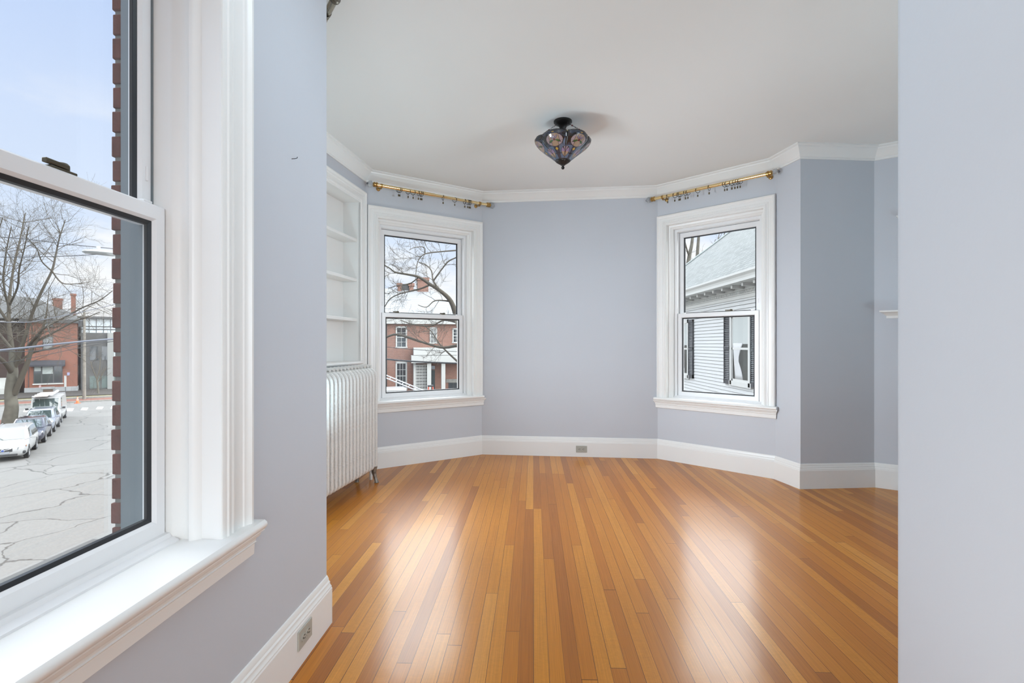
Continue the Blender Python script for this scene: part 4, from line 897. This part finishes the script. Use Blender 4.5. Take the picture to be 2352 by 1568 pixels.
for x0, x1, y0, off in ((121, 142, 685, -4), (163, 173, 674, -2.5)):
    u0, u1 = fs.s_(x0, off), fs.s_(x1, off); zt = fs.hit((x0+x1)/2, y0, off)[1]; zb = fs.hit((x0+x1)/2, 722, off)[1]
    ch = bbox('chimney', sb, M_bk1, u0, u1, zE, zt-.1, off-.8, off); bbox('chimney_cap', ch, M_bk1, u0-.08, u1+.08, zt-.25, zt, off-.88, off+.08)
u0, u1, z0, z1 = fs.quad(77, 838, 144, 880)
w = bbox('shop_window', sb, M_dk2, u0, u1, z0, z1, -.1, .05); bbox('sill', w, M_wtrim, u0-.08, u1+.08, z0-.14, z0, 0, .14)
for a, b in ((.03, .25), (.30, .66), (.70, .97)):
    g0, g1 = lerp(u0, u1, a), lerp(u0, u1, b); bbox('pane', w, M_dark, g0, g1, z0+.1, z1-.1, .05, .06)
bbox('roller_shade', w, M_shade, lerp(u0, u1, .03), lerp(u0, u1, .25), lerp(z0, z1, .68), z1-.08, .055, .07); bbox('roller_shade', w, M_shade, lerp(u0, u1, .30), lerp(u0, u1, .66), lerp(z0, z1, .52), z1-.08, .055, .07)
u0, u1, z0, z1 = fs.quad(70, 827, 150, 839)
MB().loft([[Vector((u, -.02, z1)), Vector((u, -.9, z0+.12)), Vector((u, -.9, z0-.1)), Vector((u, -.02, z0-.1))] for u in (u0, u1)]).build('awning', pmat('black_awning_cloth', (.028, .028, .034), .8), sb, smooth=0)
for q4 in ((100, 732, 122, 750), (98, 772, 122, 802)):
    u0, u1, z0, z1 = fs.quad(*q4); fwin(sb, u0, u1, z0, z1, .07, mid=True, frame=M_dk2, glass=pmat('grey_reflecting_glass', (.12, .125, .13), .2))
u0, u1, z0, z1 = fs.quad(99, 893, 122, 908); bbox('basement_door', sb, pmat('brown_door', (.07, .045, .03), .7), u0, u1, .1, z1, .0, .1); bbox('lintel', sb, M_granite, u0-.15, u1+.15, z1, z1+.28, 0, .16)
u0, u1, z0, z1 = fs.quad(154, 855, 160, 862); bbox('plaque', sb, pmat('blue_white_plaque', (.20, .21, .32), .5), u0, u1, z0, z1, 0, .04)
u0, u1, z0, z1 = fs.quad(89.5, 884, 94.5, 889.5); bbox('notice', sb, pmat('pink_notice', (.38, .24, .24), .6), u0, u1, z0, z1, 0, .03)
bbox('downpipe', sb, M_dk2, fs.s_(65), fs.s_(66.5), 1, zE, 0, .1)
# glass wing
wg = sb
uA, uZ = uR+.3, fs.s_(330); z1 = fs.hit(225, 727, -1)[1]; z2 = fs.hit(225, 732, -1)[1]; z3 = fs.hit(225, 764, -1)[1]
bbox('wing_wall', wg, pmat('dark_grey_cladding', (.055, .055, .056), .7, vary=(.8, .3)), uA, uZ, 0, z3, -9, -1); bbox('roof_slab', wg, M_dk2, uA-.3, uZ, z2, z1, -9, -.5)
gb = bbox('glazed_storey', wg, M_pgl, uA, uZ, z3, z2, -8.6, -1.2); mb = MB()
for k in range(14): u = uA+.05+k*.75; mb.box(u, u+.06, 1.12, 1.2, z3, z2)
mb.box(uA, uZ, 1.1, 1.2, lerp(z3, z2, .22), lerp(z3, z2, .28)); mb.box(uA, uZ, 1.1, 1.2, lerp(z3, z2, .42), lerp(z3, z2, .48)); mb.build('mullions', M_dk2, gb, smooth=0)
for k in range(4):
    u = uA+.9+k*1.25; bbox('window', wg, pmat('green_grey_glass', (.10, .13, .125), .1, spec=.6), u, u+1.05, .5, 2.1, -1.0, -.95)
    bbox('window', wg, M_pgl if k > 1 else M_dark, u, u+.9, 4.2, 6.0, -1.0, -.95)
bbox('concrete_pier', wg, pmat('pale_concrete', (.2, .205, .2), .8), fs.s_(247, -1), fs.s_(262, -1), 0, z3, -1.0, -.6)
# white stone stair cheek at far left
sc_ = fs.root('stone_steps', 'white stone stair wall behind the big tree trunk', 'steps'); MB().loft([[Vector((u, 1.0, .2)), Vector((u, -1.2, .2)), Vector((u, -1.0, 1.0)), Vector((u, .9, 2.2))] for u in (uB-6, uB-.6)]).build('stair_wall', pmat('white_stone', (.27, .27, .255), .8, vary=(1.5, .12)), sc_, smooth=0)
# utility pole, cone, sign post, street light, wires
M_wood = pmat('weathered_pole_wood', (.16, .145, .125), .9, vary=(3, .25)); M_wire = pmat('cable_sheath', (.035, .036, .04), .6); M_wire2 = pmat('grey_cable_bundle', (.14, .15, .18), .5)
b_ = gp(193.5, 919); po = empty('utility_pole', b_, 0, 'weathered wooden utility pole on the far sidewalk', 'utility pole')
zt = H-(712-YH)*b_.y/F-GZ
MB().tube([(0, 0, 0), (0, 0, zt)], [.17, .11], 12).build('pole', M_wood, po); MB().box(-.75, .75, -.06, .06, zt-.8, zt-.65).build('crossarm', M_wood, po, smooth=0)
MB().lathe([(.22, 0), (.24, .1), (.24, .7), (.1, .8)], Matrix.Translation((-.32, -.05, zt-1.9)), 14).build('transformer', M_dk2, po)
b_ = gp(178, 926); cn = empty('traffic_cone', b_, 0, 'orange traffic cone with white collars at the far kerb', 'traffic cone'); M_or = pmat('orange_cone_plastic', (.62, .12, .03), .5)
MB().box(-.2, .2, -.2, .2, 0, .05).build('base', M_or, cn, smooth=0); MB().lathe([(.15, .05), (.035, .70), (.03, .71)], None, 16).build('cone', M_or, cn)
for z in (.34, .52): MB().lathe([(.156-.177*(z-.05), z), (.156-.177*(z+.04), z+.09)], None, 16).build('collar', M_wtrim, cn)
b_ = gp(150.5, 926); sg = empty('sign_post', b_, 0, 'thin sign post with a narrow pale plate on the far sidewalk', 'sign')
MB().tube([(0, 0, 0), (0, 0, 2.9)], .03, 8).build('post', M_dk2, sg); MB().box(-.11, .11, -.04, -.02, 1.75, 2.95).build('sign_plate', M_wtrim, sg, smooth=0)
hd = at(226, 579, 14); sl = empty('street_light', (hd.x, hd.y, GZ), 0, 'grey cobra head street light hanging over the street', 'street light'); zz = hd.z-GZ
M_gal = pmat('galvanised_lamp', (.30, .31, .31), .5)
ar = Vector((.83, .56, 0)).normalized()
rg = []
for f, w, h0, h1 in ((-.34, .02, -.03, .015), (-.28, .10, -.055, .035), (-.05, .15, -.06, .06), (.15, .13, -.07, .075), (.30, .10, -.075, .06), (.42, .05, -.05, .03)):
    c = ar*f; s_ = Vector((-ar.y, ar.x, 0)); rg.append([c-s_*w+Vector((0, 0, zz)), c-s_*w*.6+Vector((0, 0, zz+h0)), c+s_*w*.6+Vector((0, 0, zz+h0)), c+s_*w+Vector((0, 0, zz)), c+s_*w*.6+Vector((0, 0, zz+h1)), c-s_*w*.6+Vector((0, 0, zz+h1))])
MB().loft(rg).build('lamp_head', M_gal, sl, smooth=50); MB().lathe([(.045, zz+.05), (.045, zz+.14), (.03, zz+.16)], None, 12).build('photocell', M_wtrim, sl)
MB().tube([ar*.4+Vector((0, 0, zz)), ar*1.4+Vector((0, 0, zz-.12)), ar*2.6+Vector((0, 0, zz-.6))], .035, 8).build('arm', M_gal, sl); MB().tube([ar*2.65+Vector((0, 0, 0)), ar*2.65+Vector((0, 0, zz+.8))], [.15, .11], 12).build('pole', M_wood, sl)
def wire(pts, Z, r, label, mat=M_wire, dz=0):
    P = [at(x, y, Z+dz*k) for k, (x, y) in enumerate(pts)]; Q = []
    for k in range(len(P)-1):
        a, b = P[max(k-1, 0)], P[min(k+2, len(P)-1)]
        for j in range(5):
            u = j/5; Q.append(P[k]*(2*u**3-3*u*u+1)+(P[k+1]-a)*.5*(u**3-2*u*u+u)+P[k+1]*(-2*u**3+3*u*u)+(b-P[k])*.5*(u**3-u*u))
    Q.append(P[-1]); Q = [Q[0]+(Q[0]-Q[1]).normalized()*9]+Q+[Q[-1]+(Q[-1]-Q[-2]).normalized()*3]; c = Q[0]; o = MB().tube([q-c for q in Q], r, 6).build('overhead_wire', mat); o.location = c; tag(o, label, 'wire', 'overhead wires along the street')
wire([(-40, 541), (60, 549), (160, 561), (262, 571), (330, 577)], 16, .011, 'thin dark wire, topmost of those crossing the big left window')
wire([(-40, 590), (60, 590), (150, 588), (205, 585), (300, 580)], 15.2, .011, 'thin dark wire that meets the street light head')
wire([(-40, 738), (61, 740), (107, 732), (190, 716), (300, 690)], 30, .02, 'pale sagging wire in front of the brick building roof', M_wire2)
wire([(-40, 808), (60, 798), (130, 790), (200, 783), (262, 778), (340, 770)], 20, .04, 'thick grey cable bundle, heaviest wire across the big left window', M_wire2)
wire([(-40, 806), (60, 807), (120, 802), (190, 789), (262, 784), (340, 777)], 21, .014, 'slack wire hanging just below the thick cable bundle')
wire([(-40, 840), (40, 828), (110, 814), (190, 797), (300, 776)], 26, .014, 'lowest thin wire in front of the brick building')
wire([(840, 820), (883, 824), (930, 828.5), (985, 831.5), (1047, 834), (1100, 836)], 26, .045, 'thick dark cable, heaviest wire across the left bay window')
wire([(840, 791), (883, 796), (960, 803), (1047, 807), (1100, 809)], 26, .014, 'thin wire, upper one across the left bay window')
# Georgian brick house seen through the left bay window
fg_ = Face(at(872, 790, 52).xy, (1, .22))
gh = fg_.root('brick_house', 'red brick house with white portico and pale slate roof seen through the left bay window', 'house')
u0, u1 = fg_.s_(850), fg_.s_(1110); zc0 = fg_.hit(960, 744)[1]; zc1 = fg_.hit(960, 727)[1]
bbox('wall', gh, M_bk2, u0, u1, 0, zc0, -9, 0); bbox('cornice', gh, M_wtrim, u0-.4, u1+.4, zc0, zc1, -9.4, .45)
zr = fg_.hit(972, 664, -4.5)[1]; ur = fg_.s_(985, -4.5)
MB().loft([[Vector((u0-5, -.5, zc1)), Vector((u0-5, 9.5, zc1)), Vector((u0-5, 4.5, zr))], [Vector((ur, -.5, zc1)), Vector((ur, 9.5, zc1)), Vector((ur, 4.5, zr))], [Vector((u1+.5, -.5, zc1)), Vector((u1+.5, 9.5, zc1)), Vector((u1-.5, 4.4, lerp(zc1, zr, .3)))]]).build('roof', M_roofw, gh, smooth=0)
for x0, x1, y0 in ((959, 984, 637), (913, 922, 650), (940, 950, 650)):
    a, b = fg_.s_(x0, -4), fg_.s_(x1, -4); zt = fg_.hit((x0+x1)/2, y0, -4)[1]; ch = bbox('chimney', gh, M_bk2, a, b, zr-2, zt-.15, -5, -4); bbox('chimney_cap', ch, M_bk2, a-.1, b+.1, zt-.3, zt, -5.1, -3.9)
bbox('chimney_link', gh, M_dk2, fg_.s_(922, -4), fg_.s_(940, -4), zr-2, fg_.hit(931, 652, -4)[1], -4.8, -4.2)
a, zz = fg_.hit(1009.5, 698, -2); bbox('vent_pipe', gh, M_dk2, a-.1, a+.1, zc1, zz+.0, -2.2, -2)
for q4, c, r in (((909, 749, 935, 799), 2, 4), ((987, 751, 1004, 789), 2, 4), ((1039, 753, 1056, 788), 2, 4)):
    a, b, z0, z1 = fg_.quad(*q4); fwin(gh, a, b, z0, z1, .13, c, r)
a, b, z0, z1 = fg_.quad(908.5, 830, 935, 895); fwin(gh, a, b, z0, z1, .15, 3, 4)
bbox('downpipe', gh, M_dk2, fg_.s_(887), fg_.s_(889), 0, zc0, 0, .15)
# portico
def fb(name, x0, x1, y0, y1, n0, n1, mat=M_wtrim):
    a, b = fg_.s_(x0, n1), fg_.s_(x1, n1); xm = (x0+x1)/2; return bbox(name, gh, mat, a, b, fg_.hit(xm, y1, n1)[1], fg_.hit(xm, y0, n1)[1], n0, n1)
fb('balustrade', 950, 1075, 798, 815, 0, 1.9); fb('entablature', 945, 1080, 816, 833, 0, 2.2)
fb('column', 981, 990.5, 833, 905, 1.5, 2.0); fb('column', 1014, 1023, 833, 905, 1.5, 2.0); fb('pilaster', 950, 955, 833, 905, 0, 1.6); fb('trellis_back', 955, 980, 840, 895, 0, .1, M_slot)
a, b = fg_.s_(953, 1.5), fg_.s_(981, 1.5); z0, z1 = fg_.hit(966, 893, 1.5)[1], fg_.hit(966, 838, 1.5)[1]; mb = MB()
for k in range(9): u = lerp(a, b, k/8); mb.box(u-.035, u+.035, -1.55, -1.48, z0, z1)
for k in range(9): z = lerp(z0, z1, k/8); mb.box(a, b, -1.56, -1.5, z-.035, z+.035)
mb.box(a, b, -1.55, -1.45, z0-1.0, z0); mb.build('trellis', M_wtrim, gh, smooth=0)
fb('front_door', 991, 999, 850, 905, 0, .1, pmat('dark_green_door', (.022, .035, .038), .4)); fb('fanlight', 991, 999, 840, 848, 0, .1, M_dark)
a, b, z0, z1 = fg_.quad(1030, 878, 1052, 895); fwin(gh, a, b, z0, z1, .06, 2, 1, mid=False, frame=M_dk2); bbox('lintel', gh, M_stone, a-.25, b+.25, z1, z1+.35, 0, .08)
# white van roof, ladder on it and orange stepladder below the left bay window
vp = at(895, 790, 42)
wv = empty('box_van', (vp.x, vp.y, GZ), .35, 'white box van whose roof shows at the bottom of the left bay window', 'van', 'vehicles parked along the street')
vt = H-(892-YH)*41/F-GZ
MB().loft([[Vector((x, y, .35)), Vector((x, -y, .35)), Vector((x, -y*.98, vt-.15)), Vector((x, -y*.85, vt)), Vector((x, y*.85, vt)), Vector((x, y*.98, vt-.15))] for x, y in ((-3.0, 1.0), (1.2, 1.0))]).build('cargo_body', M_white, wv, smooth=30)
MB().loft([[Vector((x, y, .35)), Vector((x, -y, .35)), Vector((x, -y*.9, z)), Vector((x, y*.9, z))] for x, y, z in ((1.2, .98, vt-.2), (1.9, .97, 1.5), (2.7, .92, 1.1))]).build('cab', M_white, wv, smooth=30)
for x in (-1.8, 1.9):
    for sg_ in (1, -1): MB().lathe([(.2, -.1), (.34, -.1), (.36, 0), (.34, .1), (.2, .1)], Matrix.Translation((x, sg_*.92, .36)) @ Matrix.Rotation(PI/2, 4, 'X'), 18).build('tyre', M_tyre, wv)
la, lb_ = at(872, 862, 40), at(962, 899, 39); dv = lb_-la; M_alu = pmat('pale_aluminium', (.40, .41, .43), .4, metal=.2)
ld = empty('aluminium_ladder', lb_, 0, 'pale ladder leaning diagonally beside the white van roof', 'ladder'); up_ = Vector((0, 0, .34))
foot = lb_+dv.normalized()*4.4
for o_ in (Vector((0, 0, 0)), up_*.35+Vector((.1, .35, 0))): MB().tube([la-lb_+o_, foot-lb_+o_], .05, 6).build('rail', M_alu, ld)
for k in range(14):
    p_ = la-lb_+(foot-la)*(k+.5)/14; MB().tube([p_, p_+up_*.35+Vector((.1, .35, 0))], .02, 5).build('rung', M_alu, ld)
sp = at(989, 790, 38); sl_ = empty('stepladder', (sp.x, sp.y, GZ), .3, 'orange stepladder with a black top cap at the bottom of the left bay window', 'stepladder'); zt = H-(887-YH)*38/F-GZ; M_fib = pmat('orange_fibreglass', (.48, .09, .05), .5)
for sx_, sy_ in ((1, 1), (1, -1), (-1, 1), (-1, -1)): MB().tube([(sx_*.32, sy_*.75, 0), (sx_*.15, sy_*.12, zt)], .035, 6).build('rail', M_fib, sl_)
for k in range(8):
    f = (k+1)/9; MB().box(-.32+.17*f, .32-.17*f, -.75+.63*f-.05, -.75+.63*f+.05, zt*f-.015, zt*f+.015).build('step', M_alu, sl_, smooth=0)
MB().box(-.20, .20, -.16, .16, zt-.02, zt+.09).build('top_cap', M_plas, sl_, smooth=0)
# neighbouring clapboard house seen through the right bay window
M_wtrim2 = M_wtrim; M_wtrim = pmat('white_house_trim', (.46, .46, .44), .6); NX, NF = 7.4, 28.6
nh = empty('clapboard_house', (NX, 0, GZ), 0, 'pale grey clapboard house with black shutters and light shingle roof outside the right bay window', 'house')
M_clap = pmat('pale_grey_clapboard', (.46, .465, .46), .6); M_shut = pmat('black_shutter_paint', (.035, .037, .042), .5)
zs_ = 2.68-GZ; pr = [Vector((.4, 0, 0))]
k = 0; ex = .124
prof = []
while k*ex < zs_: prof += [(-.026, k*ex), (-.006, min((k+1)*ex, zs_)-.014), (.03, min((k+1)*ex, zs_)-.014), (.03, min((k+1)*ex, zs_))]; k += 1
ringA = [Vector((x, 5.0, z)) for x, z in prof]+[Vector((.4, 5.0, zs_)), Vector((.4, 5.0, 0))]; ringB = [Vector((v.x, NF, v.z)) for v in ringA]
MB().loft([ringA, ringB]).build('clapboards', M_clap, nh, smooth=0)
MB().box(.4, 8.0, 5, NF, 0, zs_+.3).build('wall', M_clap, nh, smooth=0)
MB().box(-.05, .06, NF-.02, NF+.14, 0, zs_).build('corner_board', M_wtrim, nh, smooth=0)
MB().box(-.04, .3, 5, NF+.1, zs_-.02, zs_+.40).build('frieze', M_wtrim, nh, smooth=0)
for z in (zs_+.10, zs_+.24): MB().box(-.075, .0, 5, NF+.1, z, z+.03).build('frieze_moulding', M_wtrim, nh, smooth=0)
dn = MB()
for k in range(190): y = 8+k*.095; dn.box(-.10, 0, y, y+.05, zs_+.135, zs_+.215)
dn.build('dentils', M_wtrim, nh, smooth=0)
MB().box(-.52, .1, 5, NF+.5, zs_+.38, zs_+.42).build('soffit', M_wtrim, nh, smooth=0)
for k in range(24):
    y = 8.05+k*.77; MB().box(-.44, -.04, y, y+.12, zs_+.28, zs_+.38).build('bracket', M_wtrim, nh, smooth=0, bev=.01)
MB().loft([[Vector((-.50, y, zs_+.42)), Vector((-.56, y, zs_+.42)), Vector((-.60, y, zs_+.55)), Vector((-.66, y, zs_+.62)), Vector((-.66, y, zs_+.68)), Vector((-.50, y, zs_+.68))] for y in (5, NF+.55)]).build('gutter', M_wtrim, nh, smooth=0)
MB().box(-.58, .0, 5, NF+.5, zs_+.40, zs_+.50).build('fascia', M_wtrim, nh, smooth=0)
# roof slope with its hip
def shingles():
    m = bpy.data.materials.new('pale_shingles'); m.use_nodes = True; t = m.node_tree; b = t.nodes['Principled BSDF']; tcn = t.nodes.new('ShaderNodeTexCoord')
    k = t.nodes.new('ShaderNodeTexBrick'); t.links.new(tcn.outputs['Object'], k.inputs['Vector']); k.offset = .37; k.offset_frequency = 3
    k.inputs['Color1'].default_value = (.16, .17, .165, 1); k.inputs['Color2'].default_value = (.105, .112, .108, 1); k.inputs['Mortar'].default_value = (.06, .068, .066, 1)
    for nme, v in (('Scale', 1), ('Brick Width', .30), ('Row Height', .15), ('Mortar Size', .014), ('Mortar Smooth', .1), ('Bias', -.2)): k.inputs[nme].default_value = v
    t.links.new(k.outputs[0], b.inputs['Base Color']); b.inputs['Roughness'].default_value = .9; return m
pit = math.atan(.86); ze = zs_+.66
ro = bpy.data.objects.new('roof', None)
mb = MB(); sl_len = 5.2/math.cos(pit)
yh = NF+.55                                             # local: x along the eave (away from us), y up the slope
poly = [(5, 0), (yh, 0), (yh-5.2, sl_len), (5, sl_len)]
mb.loft([[Vector((x, y, 0)) for x, y in poly], [Vector((x, y, -.12)) for x, y in poly]])
o = mb.build('roof', shingles(), nh, smooth=0); o.matrix_local = Matrix(((0, math.cos(pit), math.sin(pit)*-1, -.64), (1, 0, 0, 0), (0, math.sin(pit), math.cos(pit), ze), (0, 0, 0, 1)))
bpy.data.objects.remove(ro)
zt_ = ze+5.2*.86
MB().loft([[Vector((-.64, yh, ze-.05)), Vector((10, yh, ze-.05)), Vector((4.6, yh-5.2, zt_-.05))], [Vector((-.6, yh-.1, ze-.1)), Vector((10, yh-.1, ze-.1)), Vector((4.6, yh-5.3, zt_-.12))]]).build('roof_end', M_roofg, nh, smooth=0)
MB().tube([(-.64, yh, ze+.02), (4.56, yh-5.2, zt_+.02)], .06, 6).build('hip_cap', pmat('hip_shingle', (.33, .36, .35), .9), nh)
def side(x): return NX/((x-CX)/F)
def nwin(x0, x1, y0, y1, zref):
    """window on the clapboard wall between two pixel columns"""
    ya, yb = side(x1), side(x0); z0, z1 = H-(y1-YH)*zref/F-GZ, H-(y0-YH)*zref/F-GZ; t = .13; mb = MB()
    for a in ((ya, ya+t, z0, z1), (yb-t, yb, z0, z1), (ya, yb, z1-.15, z1), (ya-.06, yb+.06, z0-.03, z0+.13)): mb.box(-.06, .1, a[0], a[1], a[2], a[3])
    w = mb.build('window', M_wtrim, nh, smooth=0); w.location.x = -.022; a, b = ya+t, yb-t; zm = (z0+z1)/2; mb = MB()
    for r in ((a, a+.05, z0+.1, z1-.1), (b-.05, b, z0+.1, z1-.1), (a, b, zm-.035, zm+.035), (a, b, z0+.1, z0+.2), (a, b, z1-.2, z1-.1)): mb.box(-.035, .0, r[0], r[1], r[2], r[3])
    mb.build('sash', M_wtrim, w, smooth=0); MB().box(-.021, -.019, a, b, z0+.1, z1-.1).build('room_behind', M_slot, w, smooth=0)
    MB().box(-.026, -.022, a+.04, b-.04, zm+.15, z1-.12).build('roller_shade', pmat('cream_shade', (.36, .38, .37), .7), w, smooth=0)
    mb = MB(); zz = [lerp(zm+.18, z0+.2, k/8) for k in range(9)]; wd = [.62, .50, .40, .32, .28, .34, .40, .44, .46]
    mb.loft([[Vector((-.030-.003*math.sin(j*2.1), b-.06-(b-a)*wd[k]*j/8-(b-a)*.02*k, zz[k])) for j in range(9)] for k in range(9)], False, False); c_ = mb.build('curtain', pmat('white_sheer_curtain', (.44, .44, .44), .8), w, smooth=60); sd_ = c_.modifiers.new('thickness', 'SOLIDIFY'); sd_.thickness = .004
    return w
def shutter(x0, x1, y0, y1, zref):
    ya, yb = side(x1), side(x0); z0, z1 = H-(y1-YH)*zref/F-GZ, H-(y0-YH)*zref/F-GZ; mb = MB(); t = .05
    for a in ((ya, ya+t, z0, z1), (yb-t, yb, z0, z1), (ya, yb, z0, z0+.14), (ya, yb, z1-.08, z1), (ya, yb, (z0+z1)/2-.05, (z0+z1)/2+.05)): mb.box(-.065, -.01, a[0], a[1], a[2], a[3])
    s_ = mb.build('shutter', M_shut, nh, smooth=0); s_.location.x = -.016; mb = MB(); z = z0+.16
    while z < z1-.1: mb.loft([[Vector((-.060, y, z)), Vector((-.055, y, z-.006)), Vector((-.02, y, z+.034)), Vector((-.026, y, z+.04))] for y in (ya+t, yb-t)]); z += .062
    mb.box(-.022, -.014, ya+t, yb-t, z0, z1); mb.build('louvres', pmat('grey_louvre', (.055, .058, .064), .5), s_, smooth=0)
nwin(1681, 1728, 715, 886, 16.8); nwin(1560, 1584.5, 735, 866, 22.5)
shutter(1667, 1680.5, 716, 881, 17.8); shutter(1728.5, 1744, 716, 890, 15.8); shutter(1584.5, 1595, 734, 868, 21.4)
